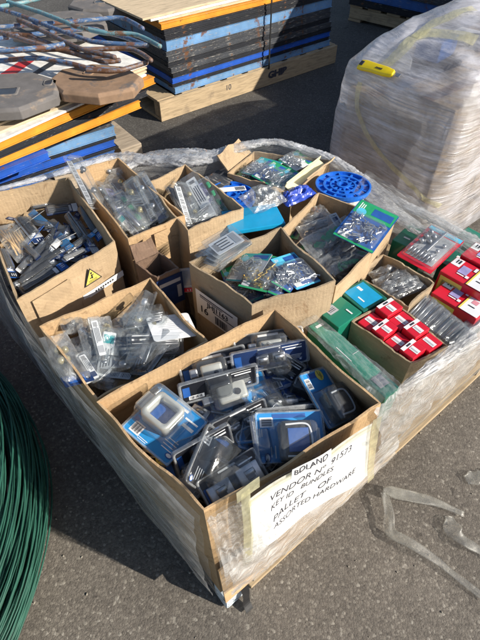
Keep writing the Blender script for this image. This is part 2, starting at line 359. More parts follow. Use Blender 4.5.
def wallframe(C, i, u, v, zb, base, off=.006, flip=False):
    """matrix on the outside of wall i (local to the carton)"""
    a, b = C[i], C[(i + 1) % 4]; cen = sum(C, Vector()) / 4
    p = a.lerp(b, u); z = zb + (p.z - zb) * v; e = (b - a); e.z = 0; e.normalize(); out = Vector((e.y, -e.x, 0))
    if out.dot(p - cen) < 0: out = -out
    x = Vector((0, 0, 1)).cross(out).normalized(); y = out.cross(x)
    slope = (b.z - a.z) / max(.01, (b - a).length)
    M = Matrix((x, y, out)).transposed().to_4x4(); M.translation = Vector((p.x, p.y, z)) + out * off - base
    return M

RIM = .55
qA = [(17, 300, RIM), (-24, 197, RIM), (68, 177, RIM), (114, 241, RIM)]
qB = [(128, 238, RIM), (74, 170, RIM), (118, 158, RIM), (184, 215, RIM)]
qC = [(188, 230, RIM), (148, 182, RIM), (185, 164, RIM), (243, 207, RIM)]
qD = [(228, 172, .5), (254, 151, .5), (330, 160, .5), (292, 191, .5)]
qE = [(281, 229, .52), (319, 193, .52), (395, 219, .52), (336, 286, .52)]
qF = [(190, 262, .57), (281, 227, .57), (335, 280, .57), (252, 304, .57)]
qG = [(359, 273, .45), (384, 253, .45), (434, 282, .45), (409, 307, .45)]
qH = [(353, 320, .45), (390, 298, .45), (448, 345, .45), (411, 362, .45)]
qI = [(97, 397, .53), (40, 326, .53), (150, 277, .53), (207, 340, .53)]
qJ = [(204, 510, RIM), (97, 401, RIM), (275, 309, RIM), (380, 403, RIM)]
ZB = .131
tA, CA, bA = carton('kraft carton with yellow warning triangle, full of black packs and tan sticks', qA, ZB, 'kraft', 1)
tB, CB, bB = carton('narrow kraft carton of clear packs beside the carton with the warning triangle', qB, ZB, 'kraft_orange', 2)
tC, CC, bC = carton('kraft carton of clear packs with black and white label, next to blue spool', qC, ZB, 'kraft', 3)
tD, CD, bD = carton('low carton with splayed flaps at the back holding green screw packs', qD, ZB, 'kraft', 4, flaps=((0, .07, 50, .02, .9), (2, .05, 40, .1, .9), (3, .05, 70, .0, .25)), amp=.01)
tE, CE, bE = carton('kraft carton of grey bags in front of the round blue spool', qE, ZB, 'kraft', 5)
tF, CF, bF = carton('kraft carton with white label reading 16, full of screw packs', qF, ZB, 'kraft_grey', 6)
tG, CG, bG = carton('small torn carton of grey anchor bags next to green boxes', qG, .28, 'kraft_grey', 7, wave=.012)
tH, CH, bH = carton('small carton packed tightly with red and white boxes', qH, .28, 'kraft_grey', 8, wave=.008)
tI, CI, bI = carton('orange toned carton of clear bagged knobs behind the large front carton', qI, ZB, 'kraft_orange', 9)
tJ, CJ, bJ = carton('large front carton full of blue lock packs above the paper sign', qJ, ZB, 'kraft_orange', 10, foot=[PE(.004, .0), PE(.02, .475), U(275, 309, RIM), PE(.555, .0)])
# flat cartons that carry the upper ones
def flatbox(label, quad, z0, z1, mat, name='flat_carton', grow=0, cat='carton', grp='closed cartons under the load'):
    C = [Vector((p.x, p.y, 0)) for p in quad]; cen = sum(C, Vector()) / 4
    o = thing(name, label, cat, Matrix.Translation((cen.x, cen.y, z0)), grp); bm = bmesh.new()
    loft(bm, [[(p.x - cen.x) * (1 + grow), (p.y - cen.y) * (1 + grow), z] for p in C for z in ()] and [] or [[((p.x - cen.x) * (1 + grow), (p.y - cen.y) * (1 + grow), 0) for p in C], [((p.x - cen.x) * (1 + grow), (p.y - cen.y) * (1 + grow), z1 - z0) for p in C]], 0, True, True)
    link(bm, 'carton_body', mat, o, bev=.003)
    a, b = ((C[0] + C[3]) / 2 - cen), ((C[1] + C[2]) / 2 - cen); bm = bmesh.new(); s = (C[3] - C[0]).normalized() * .024
    f = bm.faces.new([bm.verts.new((q.x, q.y, z1 - z0 + .001)) for q in (a * .98 - s, a * .98 + s, b * .98 + s, b * .98 - s)]); link(bm, 'tape', 'kraft_dark', o, solid=.0006)
    return o
def qw(a0, b0, a1, b1):
    return [P0 + R_ * a + L_ * b for a, b in ((a0, b0), (a0, b1), (a1, b1), (a1, b0))]
flatbox('flat closed carton under the red box carton and green boxes', qw(.62, .02, 1.2, .42), ZB, .277, 'kraft')
flatbox('flat closed carton under the red packets at the pallet edge', qw(.74, .44, 1.24, .82), ZB, .277, 'kraft')
flatbox('flat closed carton under the round blue spool', qw(.95, .86, 1.25, 1.17), ZB, .37, 'kraft')
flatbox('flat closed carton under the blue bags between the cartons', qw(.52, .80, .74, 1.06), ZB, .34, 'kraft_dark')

# stickers and labels on cartons
# warning triangle on carton A front wall (wall index 3: FR -> FL)
M = wallframe(CA, 3, .33, .86, ZB, bA, .011)
bm = bmesh.new(); s = .032
def tri(bm, s, z, mi):
    loft(bm, [[(math.sin(a) * s, math.cos(a) * s - s * .2, zz) for a in (0, 2 * math.pi / 3, 4 * math.pi / 3)] for zz in (z - .0006, z)], mi, True, True)
tri(bm, s, .0, 0); tri(bm, s * .82, .0009, 1)
rect(bm, 0, -.001, .004, .013, .0016, 0); rect(bm, -.003, -.004, .009, .003, .0016, 0); disc(bm, 0, .010, .003, .003, .0016, 0, 10); rect(bm, .003, .003, .008, .002, .0016, 0)
for k in range(2): rect(bm, 0, -.0115 - .004 * k, .026, .0015, .0016, 0)
link(bm, 'warning_sticker', ['ink', 'card_yellow'], tA, M=M @ Matrix.Diagonal((1.15, 1.15, 1, 1)))
M = wallframe(CA, 3, .24, .72, ZB, bA, .0125); bm = bmesh.new(); rect(bm, 0, 0, .15, .022, 0, 0)
for k in range(8): rect(bm, -.03 + .009 * k, .0, .006, .006, .0008, 1)
link(bm, 'paper_label', ['card_white', 'ink'], tA, M=M)
# label of the 16 carton: wall 3 (FR->FL)
M = wallframe(CF, 3, .50, .74, ZB, bF, .018); bm = bmesh.new(); rect(bm, 0, 0, .165, .10, 0, 0)
for k in range(15): rect(bm, -.005 + .0033 * k, -.026, random.choice((.0012, .002, .0026)), .032, .0006, 1)
rect(bm, 0, .036, .13, .004, .0006, 1); rect(bm, -.02, .029, .09, .003, .0006, 1); rect(bm, .03, .0005, .08, .003, .0006, 1)
lb = link(bm, 'carton_label', ['sign_paper', 'ink'], tF, M=M)
text('JHJ1163', .026, 'ink', lb, Matrix.Translation((.005, .014, .0008)), bold=.0003); text('16', .036, 'ink', lb, Matrix.Translation((-.052, -.02, .0008)), bold=.0005)
# brown tape patches on carton B front and carton A front
for (tt, C, b, i, u, wd, ht) in ((tB, CB, bB, 3, .45, .055, .3), (tA, CA, bA, 3, .72, .12, .09)):
    M = wallframe(C, i, u, .7 if tt is tB else .84, ZB, b, .0112); bm = bmesh.new(); rect(bm, 0, 0, wd, ht if tt is tA else .22, 0, 0); link(bm, 'tape', 'kraft_orange' if tt is tB else 'kraft', tt, M=M)

# ------------------------------------------------------------------ packs
def lines(bm, x, y, w, n, z, mi, step=.005, h=.0018, jit=.3):
    for k in range(n): rect(bm, x + w * jit * random.uniform(-.2, .1), y - k * step, w * random.uniform(1 - jit, 1), h, z, mi)
def lockpack(label, p, q, wd, roll, card, body, bx=0, by=0, bs=1., badge=None, group='lock packs in the front carton', dark=False, seed=0, flip=False):
    M, L = fr(p, q, roll)
    if flip: M = M @ Matrix.Rotation(math.pi, 4, 'Z')
    t = thing('lock_pack', label, 'lock pack', M, group); rnd = random.Random(seed)
    bm = bmesh.new(); plate(bm, L, wd, .0016, .004)
    z = .0022
    rect(bm, -L * .42, 0, L * .09, wd * .5, z, 2)                      # header print
    rect(bm, L * .32, wd * .2, L * .22, wd * .06, z, 1); rect(bm, L * .30, wd * .32, L * .26, wd * .035, z, 1)
    lines(bm, L * .3, wd * -.12, L * .26, 4, z, 1, wd * .06, wd * .016)
    rect(bm, -L * .30, -wd * .34, L * .2, wd * .2, z, 1); [rect(bm, -L * .38 + L * .018 * k, -wd * .34, L * (.006 + .004 * (k % 3)), wd * .15, z + .0004, 4) for k in range(9)]
    rect(bm, L * .0, wd * .42, L * .3, wd * .05, z, 1); lines(bm, -L * .1, -wd * .42, L * .2, 2, z, 1, wd * .03, wd * .01)
    disc(bm, L * .40, -wd * .36, wd * .07, wd * .05, z, 2); disc(bm, L * .40, -wd * .36, wd * .05, wd * .03, z + .0003, 1)
    if badge: disc(bm, L * badge[0], wd * badge[1], wd * .17, wd * .14, z + .0006, 3); [rect(bm, L * badge[0] + wd * .06 * math.sin(k * 2.2), wd * badge[1] + wd * (.05 - .04 * k), wd * .17, wd * .018, z + .001, 4) for k in range(3)]
    link(bm, 'backing_card', [card, 'card_white', 'card_deepblue', 'card_yellow', 'ink'], t)
    c = (L * bx, wd * by); a = .055 * bs
    bm = bmesh.new()
    if body == 'ring':      # square lock body with a sunken window
        for r_ in ((a, .03), ):
            o_ = rrect(a * 1.25, a * 1.15, a * .2, 3, c); i_ = rrect(a * .88, a * .78, a * .12, 3, c); i2 = rrect(a * .8, a * .7, a * .1, 3, c)
            loft(bm, [[(x, y, .003) for x, y in o_], [(x, y, .03 * bs) for x, y in o_], [(x, y, .034 * bs) for x, y in rrect(a * 1.17, a * 1.07, a * .2, 3, c)], [(x, y, .034 * bs) for x, y in i_], [(x, y, .012) for x, y in i2]], 0, True, False)
        addbox(bm, (c[0] - a * .85, c[1], .012), (a * .4, a * .7, .018), .004)
        bd = link(bm, 'lock_body', 'lock_grey', t, True); bm = bmesh.new(); loft(bm, [[(x, y, .013) for x, y in rrect(a * .82, a * .72, a * .1, 3, c)], [(x, y, .016) for x, y in rrect(a * .7, a * .6, a * .1, 3, c)]], 0, False, True); link(bm, 'window', 'card_deepblue', bd)
    elif body == 'block':
        addbox(bm, (c[0], c[1], .02 * bs), (a * 1.15, a * .8, .036 * bs), .007 * bs); bd = link(bm, 'lock_body', 'lock_grey', t, True)
        bm = bmesh.new(); tube(bm, [(c[0] + a * .2, c[1] - a * .1, .037 * bs), (c[0] + a * .2, c[1] - a * .1, .041 * bs)], .007 * bs, 12); link(bm, 'keyway', 'lock_dark', bd)
        bm = bmesh.new(); addbox(bm, (c[0] - a * .95, c[1] + a * .1, .012), (a * .45, a * .5, .02), .004); tube(bm, [(c[0] - a * .95, c[1] - a * .4, .01), (c[0] - a * .3, c[1] - a * .75, .012)], .004, 8); link(bm, 'latch_keeper', 'steel', bd)
    elif body == 'keypad':
        addbox(bm, (c[0], c[1], .022 * bs), (a * 1.3, a * 1.05, .04 * bs), .009 * bs); bd = link(bm, 'lock_body', 'lock_dark', t, True)
        bm = bmesh.new(); hs = a * .5
        tube(bm, smoothline([(c[0] - hs, c[1] - hs * .8, .043 * bs), (c[0] - hs, c[1] + hs * .5, .045 * bs), (c[0] - hs * .5, c[1] + hs * .85, .045 * bs), (c[0] + hs * .5, c[1] + hs * .85, .045 * bs), (c[0] + hs, c[1] + hs * .5, .045 * bs), (c[0] + hs, c[1] - hs * .8, .043 * bs)], 5), .0022, 6); link(bm, 'bezel', 'card_white', bd)
        bm = bmesh.new(); addbox(bm, (c[0], c[1], .044 * bs), (a * .75, a * .7, .003), .001); link(bm, 'window', 'card_deepblue' if not dark else 'zinc_dark', bd)
    elif body == 'latch':
        for k in range(2):
            addbox(bm, (c[0] + (k - .5) * a * 1.25, c[1], .009), (a * .95, a * .75, .012), .003); tube(bm, [(c[0] + (k - .5) * a * 1.25 - .01, c[1] + .004, .014), (c[0] + (k - .5) * a * 1.25 + .012, c[1] + .004, .014)], .007, 10)
        bd = link(bm, 'latch', 'steel', t, True); bm = bmesh.new()
        for k in range(2): addbox(bm, (c[0] + (k - .5) * a * 1.25, c[1], .0165), (.018, .02, .004), .001)
        link(bm, 'faceplate', 'lock_dark', bd)
    else:
        bm.free()
    bm = bmesh.new()
    dome(bm, min(L * .8, a * 1.75), min(wd * .86, a * 1.45), .003, (.046 if body != 'latch' else .024) * bs, c, .004)
    link(bm, 'blister', 'clear_shell' if not dark else 'clear_dark', t, True); bm = bmesh.new()
    loft(bm, [[(x, y, z) for x, y in rrect(L * k, wd * k, .006, 3)] for k, z in ((1.035, -.003), (1.04, .0065), (1.03, .0085), (.965, .0075), (.955, .0036))], 0, False, False)
    link(bm, 'flange', 'clear_rim', t, True)
    return t
def clampack(label, p, q, wd, roll, group, kind='knob', card=None, ht=.03, seed=0, strip='card_white', dark=False, name='clear_pack', cat='clear pack'):
    """clear clamshell: two shells, a printed insert strip, hardware inside"""
    M, L = fr(p, q, roll); rnd = random.Random(seed); t = thing(name, label, cat, M, group)
    bm = bmesh.new(); sw = wd * (rnd.uniform(.3, .45) if kind != 'flat' else .55); sy = wd * rnd.choice((-.26, .26)) if kind not in ('none', 'flat') else 0
    ln = L * .82; plate(bm, ln, sw, .0008, .003, (0, sy, .004), 0)
    n = int(ln / .004)
    if kind == 'bar':
        for k in range(n):
            if k % 7 != 6: rect(bm, -ln / 2 + .004 * (k + .7), sy, rnd.choice((.0012, .002)), sw * .66, .0056, 1)
    else:
        rect(bm, ln * .33, sy, ln * .2, sw * .8, .0056, 2); lines(bm, -ln * .08, sy + sw * .3, ln * .5, 4, .0056, 1, sw * .2, sw * .06)
        for k in range(7): rect(bm, -ln * .44 + .002 * k, sy, .001, sw * .6, .0056, 1)
    link(bm, 'insert_card', [card or strip, 'ink', rnd.choice(('card_teal', 'card_grey', 'card_navy', 'card_grey'))], t)
    bm = bmesh.new(); y = -sy * .8; made = True; m = 'steel'
    if kind in ('knob', 'bar'):
        m = rnd.choice(('zinc_dark', 'brass', 'steel', 'knob_cream'))
        for k in range(2):
            x = L * (-.2 + .4 * k); r = min(ht * .42, wd * .2)
            prof = [(r * .5, .0), (r * .45, .3), (r * .9, .5), (r, .7), (r * .8, .93), (r * .2, 1.)]
            loft(bm, [[(x + rr * math.cos(a * math.pi / 6), y + rr * math.sin(a * math.pi / 6), .005 + z * r * 2) for a in range(12)] for rr, z in prof], 0, True, True)
    elif kind == 'rods':
        m = rnd.choice(('steel', 'zinc_dark', 'steel'))
        for k in range(5):
            yy = wd * (-.34 + .17 * k); tube(bm, [(-L * .42, yy + rnd.uniform(-.003, .003), .01), (L * .4, yy + rnd.uniform(-.003, .003), .01)], .003, 6)
    elif kind == 'hinge':
        addbox(bm, (0, y, .008), (L * .6, wd * .3, .003), .001); tube(bm, [(-L * .3, y, .011), (L * .3, y, .011)], .004, 8)
    elif kind == 'green':
        m = 'card_green'
        for k in range(3): addbox(bm, (L * (-.25 + .25 * k), y, .011), (L * .14, wd * .25, .012), .003)
    else: made = False
    if made: link(bm, 'fitting', m, t, True)
    else: bm.free()
    bm = bmesh.new()
    if made: dome(bm, L * .88, wd * .84, .006, ht, (0, 0), .004, .06, .004)
    loft(bm, [[(x, y, z) for x, y in rrect(L * s_, wd * s_, .004, 3)] for s_, z in ((1, .001), (1.005, .004), (1, .007), (.95, .0066))], 0, True, not made)
    link(bm, 'shell', 'clear_dark' if dark else 'clear_shell', t, True); return t
def screwpack(label, p, q, wd, roll, group, c1='card_green', c2='card_deepblue', metal='steel', seed=0, head=.3, name='screw_pack', cat='screw pack'):
    M, L = fr(p, q, roll); rnd = random.Random(seed); t = thing(name, label, cat, M, group)
    bm = bmesh.new(); plate(bm, L, wd, .0014, .005); z = .002
    rect(bm, L * (.5 - head / 2), 0, L * head * .96, wd * .96, z, 1); rect(bm, L * (.5 - head / 2), -wd * .18, L * head * .5, wd * .5, z + .0004, 2)
    lines(bm, L * (.5 - head / 2), wd * .4, L * head * .7, 3, z + .0005, 3, wd * .05, wd * .022)
    disc(bm, L * (.5 - head * .8), wd * .3, wd * .12, wd * .12, z + .0006, 4)
    rect(bm, -L * .4, wd * .3, L * .16, wd * .26, z, 3); rect(bm, -L * .47, 0, L * .05, wd * .98, z + .0003, 1)
    bcd = link(bm, 'backing_card', [c2, c1, 'card_deepblue' if c1 != 'card_deepblue' else 'card_aqua', 'card_white', 'card_aqua'], t)
    bm = bmesh.new(); x0, x1 = -L * .44, L * (.48 - head)
    for k in range(int(18 + 1700 * L * wd)):
        x = rnd.uniform(x0 + .008, x1 - .008); y = rnd.uniform(-wd * .38, wd * .38); a = rnd.uniform(0, 6.3); zz = .005 + rnd.random() * .009; l = rnd.uniform(.007, .012)
        tube(bm, [(x - l * math.cos(a), y - l * math.sin(a), zz), (x + l * math.cos(a), y + l * math.sin(a), zz + rnd.uniform(-.003, .003))], .0019, 6, caps=True)
        tube(bm, [(x + l * math.cos(a), y + l * math.sin(a), zz), (x + (l + .0016) * math.cos(a), y + (l + .0016) * math.sin(a), zz)], .0036, 6)
    tag(link(bm, 'screws', metal, t), kind='stuff')
    bm = bmesh.new(); dome(bm, x1 - x0, wd * .84, .003, .018, ((x0 + x1) / 2, 0), .004, .12); link(bm, 'blister', 'clear_shell', t, True); return t
def bagpack(label, p, q, wd, roll, group, fill='rods', metal='zinc_dark', head='card_white', ht=.018, seed=0, mat='clear_bag', name='bagged_hardware', cat='bagged hardware', nfill=9, spread=.3):
    """crumpled polybag with a header card; contents loose inside"""
    M, L = fr(p, q, roll); rnd = random.Random(seed); t = thing(name, label, cat, M, group)
    bm = bmesh.new(); nx, ny = 14, 9; G2 = []
    for s_ in (1, -1):
        g = []
        for i in range(nx + 1):
            row = []
            for j in range(ny + 1):
                u, v = i / nx * 2 - 1, j / ny * 2 - 1; e = max(0, (1 - u ** 4) * (1 - v ** 4))
                z = s_ * ht * .5 * e ** .6 + NZ((u * 2.5, v * 2.5, s_), 1, seed) * ht * .55 * (e + .25) + ht * .5
                row.append(bm.verts.new((u * L / 2 * (1 + .04 * NZ((v, u, 3), 2, seed)), v * wd / 2 * (1 + .08 * NZ((u, v, 9), 2, seed)), z)))
            g.append(row)
        for i in range(nx):
            for j in range(ny):
                f = (g[i][j], g[i + 1][j], g[i + 1][j + 1], g[i][j + 1]); bm.faces.new(f if s_ > 0 else f[::-1])
    link(bm, 'bag', mat, t, True)
    if head:
        bm = bmesh.new(); plate(bm, L * .2, wd * 1.0, .0012, .002, (L * .47, 0, ht * .5)); rect(bm, L * .47, 0, L * .12, wd * .6, ht * .5 + .0018, 1)
        lines(bm, L * .47, wd * .38, L * .12, 3, ht * .5 + .0022, 2, wd * .1, wd * .03); link(bm, 'header_card', [head, rnd.choice(('card_navy', 'card_green', 'card_grey', 'card_deepblue')), 'ink'], t)
    bm = bmesh.new()
    for k in range(nfill if fill != 'knobs' else 4):
        x, y, a = rnd.uniform(-L * .3, L * .22), rnd.uniform(-wd * .28, wd * .28), rnd.gauss(0, spread) + (0 if fill == 'rods' else rnd.uniform(0, 3))
        if fill == 'rods':
            l = L * rnd.uniform(.14, .22) * (1.6 if spread < .1 else 1); x = x if spread > .1 else x * .3; tube(bm, [(x - l * math.cos(a), y - l * math.sin(a), ht * rnd.uniform(.2, .7)), (x + l * math.cos(a), y + l * math.sin(a), ht * rnd.uniform(.2, .7))], min(.0045, wd * .07) * (.6 if spread < .1 else 1), 7)
        elif fill == 'knobs':
            r = min(.011, wd * .15); loft(bm, [[(x + r * s * math.cos(b * math.pi / 5), y + r * s * math.sin(b * math.pi / 5), ht * .45 + r * zz) for b in range(10)] for s, zz in ((.3, -1), (.8, -.6), (1, 0), (.8, .6), (.3, 1))], 0, True, True)
        else:
            addbox(bm, (x, y, ht * .45), (L * .16, wd * .16, ht * .35), .0015, rot=Matrix.Rotation(a, 3, 'Z'))
    link(bm, 'contents', metal, t, True); return t
def slimpack(label, p, q, wd, roll, group, card='card_black', band='card_deepblue', rod=True, seed=0, name='slim_pack', cat='slim pack'):
    M, L = fr(p, q, roll); rnd = random.Random(seed); t = thing(name, label, cat, M, group)
    bm = bmesh.new(); plate(bm, L, wd, .0014, .003); rect(bm, L * .4, 0, L * .17, wd * .96, .002, 1); rect(bm, L * .25, 0, L * .07, wd * .7, .0022, 2); lines(bm, L * .41, wd * .3, L * .1, 3, .0026, 2, wd * .2, wd * .06)
    link(bm, 'backing_card', [card, band, 'card_white'], t)
    if rod:
        bm = bmesh.new()
        for k in range(3): tube(bm, [(-L * .44, wd * (-.25 + .25 * k), .006), (L * .2, wd * (-.25 + .25 * k), .006)], .0032, 6)
        link(bm, 'blade', 'lock_dark', t)
    bm = bmesh.new(); dome(bm, L * .72, wd * .8, .003, .011, (-L * .1, 0), .003, .1, .005); link(bm, 'blister', 'clear_dark' if seed % 3 else 'clear_shell', t, True); return t

# ---- front carton J
g = 'lock packs in the front carton'
def filler(C, hlo, hhi, n, fn, seed, lmin=.12, lmax=.2, m=.17):
    rnd = random.Random(seed)
    for k in range(n):
        c = inset(C, rnd.uniform(m, 1 - m), rnd.uniform(m, 1 - m)); a = rnd.uniform(0, math.pi); l = rnd.uniform(lmin, lmax) / 2; h = rnd.uniform(hlo, hhi)
        d = Vector((math.cos(a), math.sin(a), rnd.uniform(-.2, .2))) * l; p, q = Vector((c.x, c.y, h)) - d, Vector((c.x, c.y, h)) + d
        fn(p, q, rnd.uniform(-25, 25), rnd.randint(0, 999))
_U = U
def U(px, py=None, h=0.0):
    return px.copy() if isinstance(px, Vector) else _U(px, py, h)
_fr = fr
def fr(p, q, roll=0):
    P = p if isinstance(p, Vector) else _U(*p); Q = q if isinstance(q, Vector) else _U(*q)
    x = (Q - P); L = x.length; x.normalize(); y = Vector((0, 0, 1)).cross(x).normalized(); z = x.cross(y)
    M = Matrix((x, y, z)).transposed() @ Matrix.Rotation(math.radians(roll), 3, 'X')
    return Matrix.Translation((P + Q) / 2) @ M.to_4x4(), L
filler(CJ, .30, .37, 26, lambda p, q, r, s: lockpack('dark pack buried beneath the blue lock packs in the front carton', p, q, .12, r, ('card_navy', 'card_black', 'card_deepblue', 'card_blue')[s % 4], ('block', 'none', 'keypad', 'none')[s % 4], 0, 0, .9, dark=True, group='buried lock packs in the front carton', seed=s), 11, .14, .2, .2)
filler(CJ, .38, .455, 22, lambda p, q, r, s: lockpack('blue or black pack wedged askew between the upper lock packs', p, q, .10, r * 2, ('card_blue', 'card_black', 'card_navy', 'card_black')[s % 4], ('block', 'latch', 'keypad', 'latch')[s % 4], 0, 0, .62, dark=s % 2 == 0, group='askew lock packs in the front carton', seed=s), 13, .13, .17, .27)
lockpack('blue pack holding a grey square ring lock, in the corner by the left rim', (143, 407, .49), (188, 444, .47), .135, 0, 'card_blue', 'ring', -.12, .08, 1.15, seed=1)
lockpack('black pack with yellow round badge below the square ring lock', (164, 470, .45), (226, 446, .44), .13, 12, 'card_black', 'none', 0, 0, 1, badge=(-.42, .2), seed=2, dark=True)
lockpack('clear edged pack crossing the black pack near the sign corner', (222, 436, .50), (200, 492, .49), .10, -50, 'card_black', 'none', seed=3, dark=True)
lockpack('black pack with two silver latches lying against the front rim', (206, 502, .49), (262, 466, .49), .085, 25, 'card_black', 'latch', .0, 0, 1.0, seed=4)
lockpack('small clear pack on dark card near the front left corner', (186, 492, .455), (200, 476, .45), .06, 0, 'card_grey', 'none', seed=5)
lockpack('pack with pale grey lock block standing left of centre at back', (183, 383, .46), (248, 366, .47), .11, 38, 'card_black', 'block', -.05, .1, .85, seed=6)
lockpack('blue pack with large grey block lock in the middle', (210, 402, .44), (266, 384, .45), .14, 18, 'card_blue', 'block', -.12, 0, 1.15, seed=7)
lockpack('pack with pale block lock leaning at the back right corner', (236, 358, .47), (304, 347, .47), .11, 40, 'card_black', 'block', .0, .12, .9, seed=8)
lockpack('small blue pack with pale block under the back corner pack', (262, 377, .44), (306, 362, .43), .10, 10, 'card_deepblue', 'block', -.05, .0, .75, seed=9)
lockpack('dark pack with cream oval badge in the centre of the heap', (238, 411, .42), (285, 396, .42), .12, 5, 'card_navy', 'none', badge=(.0, .0), seed=10, dark=True)
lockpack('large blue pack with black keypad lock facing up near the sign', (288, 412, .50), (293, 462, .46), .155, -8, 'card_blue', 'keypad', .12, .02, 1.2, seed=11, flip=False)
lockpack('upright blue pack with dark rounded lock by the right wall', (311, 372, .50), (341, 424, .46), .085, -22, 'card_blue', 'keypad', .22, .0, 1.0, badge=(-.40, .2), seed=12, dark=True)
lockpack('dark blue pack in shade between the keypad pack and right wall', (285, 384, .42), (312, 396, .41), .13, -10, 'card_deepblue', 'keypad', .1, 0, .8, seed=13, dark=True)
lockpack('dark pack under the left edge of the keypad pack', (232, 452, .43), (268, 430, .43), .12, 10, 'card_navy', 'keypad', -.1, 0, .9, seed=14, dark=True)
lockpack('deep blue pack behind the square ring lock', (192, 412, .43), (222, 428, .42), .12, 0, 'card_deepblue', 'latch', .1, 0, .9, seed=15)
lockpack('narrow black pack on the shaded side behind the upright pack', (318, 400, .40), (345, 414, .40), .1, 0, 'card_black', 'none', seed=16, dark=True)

for k, (p, q, wd, lb_) in enumerate((((176, 465, .50), (230, 434, .50), .07, 'clear pack standing on edge between the square ring lock and the badge pack'), ((232, 364, .50), (307, 349, .51), .06, 'clear pack standing on edge along the back right corner'),
        ((180, 394, .50), (256, 373, .50), .06, 'clear pack standing on edge in front of the back left lock'), ((214, 436, .47), (266, 410, .47), .07, 'clear pack standing on edge across the middle of the lock packs'), ((254, 420, .49), (262, 470, .47), .06, 'clear pack standing on edge at the left side of the keypad pack'),
        ((196, 452, .47), (236, 478, .46), .06, 'clear pack standing on edge behind the silver latches'), ((262, 350, .50), (300, 374, .46), .06, 'clear pack standing on edge near the right wall at the back'))):
    lockpack(lb_, p, q, wd, (72, 66, 78, 60, -70, 74, 68)[k], ('card_black', 'card_navy', 'card_black')[k % 3], 'latch' if k % 2 else 'none', 0, 0, .6, seed=300 + k, dark=True)
# ---- carton A
g = 'slim packs in the warning triangle carton'
filler(CA, .27, .37, 26, lambda p, q, r, s: slimpack('dark slim pack jumbled deep in the warning triangle carton', p, q, .05, r, 'jumbled dark packs in the warning triangle carton', ('card_black', 'card_navy', 'card_navy', 'card_deepblue')[s % 4], ('card_deepblue', 'card_blue', 'card_navy')[s % 3], s % 2 == 0, s), 21, .12, .2, .18)
filler(CA, .42, .485, 38, lambda p, q, r, s: slimpack('thin black pack among the loose upper packs of the warning triangle carton', p, q, .02, r * 2, 'loose upper packs in the warning triangle carton', ('card_black', 'card_black', 'card_navy', 'card_deepblue')[s % 4], ('card_deepblue', 'card_blue', 'card_navy')[s % 3], s % 2 == 0, s), 22, .1, .18, .2)
A = [((46, 212, .44), (78, 207, .43), .06, 10, 'card_navy', 'card_white', 'navy slim pack with white end band by the back wall'),
     ((31, 212, .45), (52, 230, .44), .04, 20, 'card_blue', 'card_white', 'bright blue slim pack pointing to the back of the warning triangle carton'),
     ((20, 218, .46), (41, 243, .45), .06, -15, 'card_grey', 'card_navy', 'grey backed pack beside the bag of tan sticks'),
     ((18, 272, .45), (52, 236, .46), .03, 40, 'card_grey', 'card_black', 'long silver blade pack fanned out first from the tan sticks'),
     ((22, 280, .45), (60, 240, .46), .03, 45, 'card_black', 'card_grey', 'long black blade pack fanned out second from the tan sticks'),
     ((17, 286, .45), (62, 254, .45), .032, 30, 'card_grey', 'card_black', 'grey blade pack third in the fan near the front wall'),
     ((20, 292, .45), (67, 264, .45), .04, 20, 'card_black', 'card_deepblue', 'black blade pack nearest the front wall with blue end'),
     ((56, 234, .45), (76, 256, .44), .045, 10, 'card_blue', 'card_white', 'blue and white slim pack in the middle of the black packs'),
     ((67, 214, .46), (90, 247, .45), .035, 40, 'card_grey', 'card_deepblue', 'silver pack slanting beside the right wall of the dark carton'),
     ((76, 222, .45), (97, 254, .45), .04, -20, 'card_navy', 'card_grey', 'navy pack lying along the right wall of the dark carton'),
     ((80, 207, .46), (101, 240, .45), .035, 30, 'card_black', 'card_deepblue', 'black pack tucked into the back right corner'),
     ((44, 270, .44), (84, 262, .43), .05, 10, 'card_navy', 'card_blue', 'navy pack lying flat in front of the fan of blades'),
     ((2, 250, .45), (14, 278, .45), .04, -30, 'card_deepblue', 'card_black', 'deep blue pack against the left wall below the tan sticks'),
     ((50, 222, .44), (72, 240, .44), .05, 0, 'card_black', 'card_white', 'black pack with white band just behind the middle blue pack'),
     ((60, 250, .45), (90, 262, .44), .045, 25, 'card_deepblue', 'card_grey', 'deep blue pack by the front right corner of the dark carton'),
     ((30, 208, .44), (64, 202, .42), .06, -10, 'card_black', 'card_grey', 'black pack standing along the back wall of the dark carton')]
for k, (p, q, wd, r, c1, c2, lb_) in enumerate(A): slimpack(lb_, (p[0], p[1], p[2] + .025), (q[0], q[1], q[2] + .025), wd * .7, r, g, c1, c2, k % 3 != 1, k)
M_, L2 = fr((4, 228, .48), (30, 262, .45), 0)
bagpack('clear bag of tan wooden sticks at the left end of the dark carton', (4, 228, .48), (31, 262, .455), .085, -12, None, 'rods', 'tan_stick', None, .022, 5, nfill=30, spread=.07, name='bag_of_sticks', cat='bag')

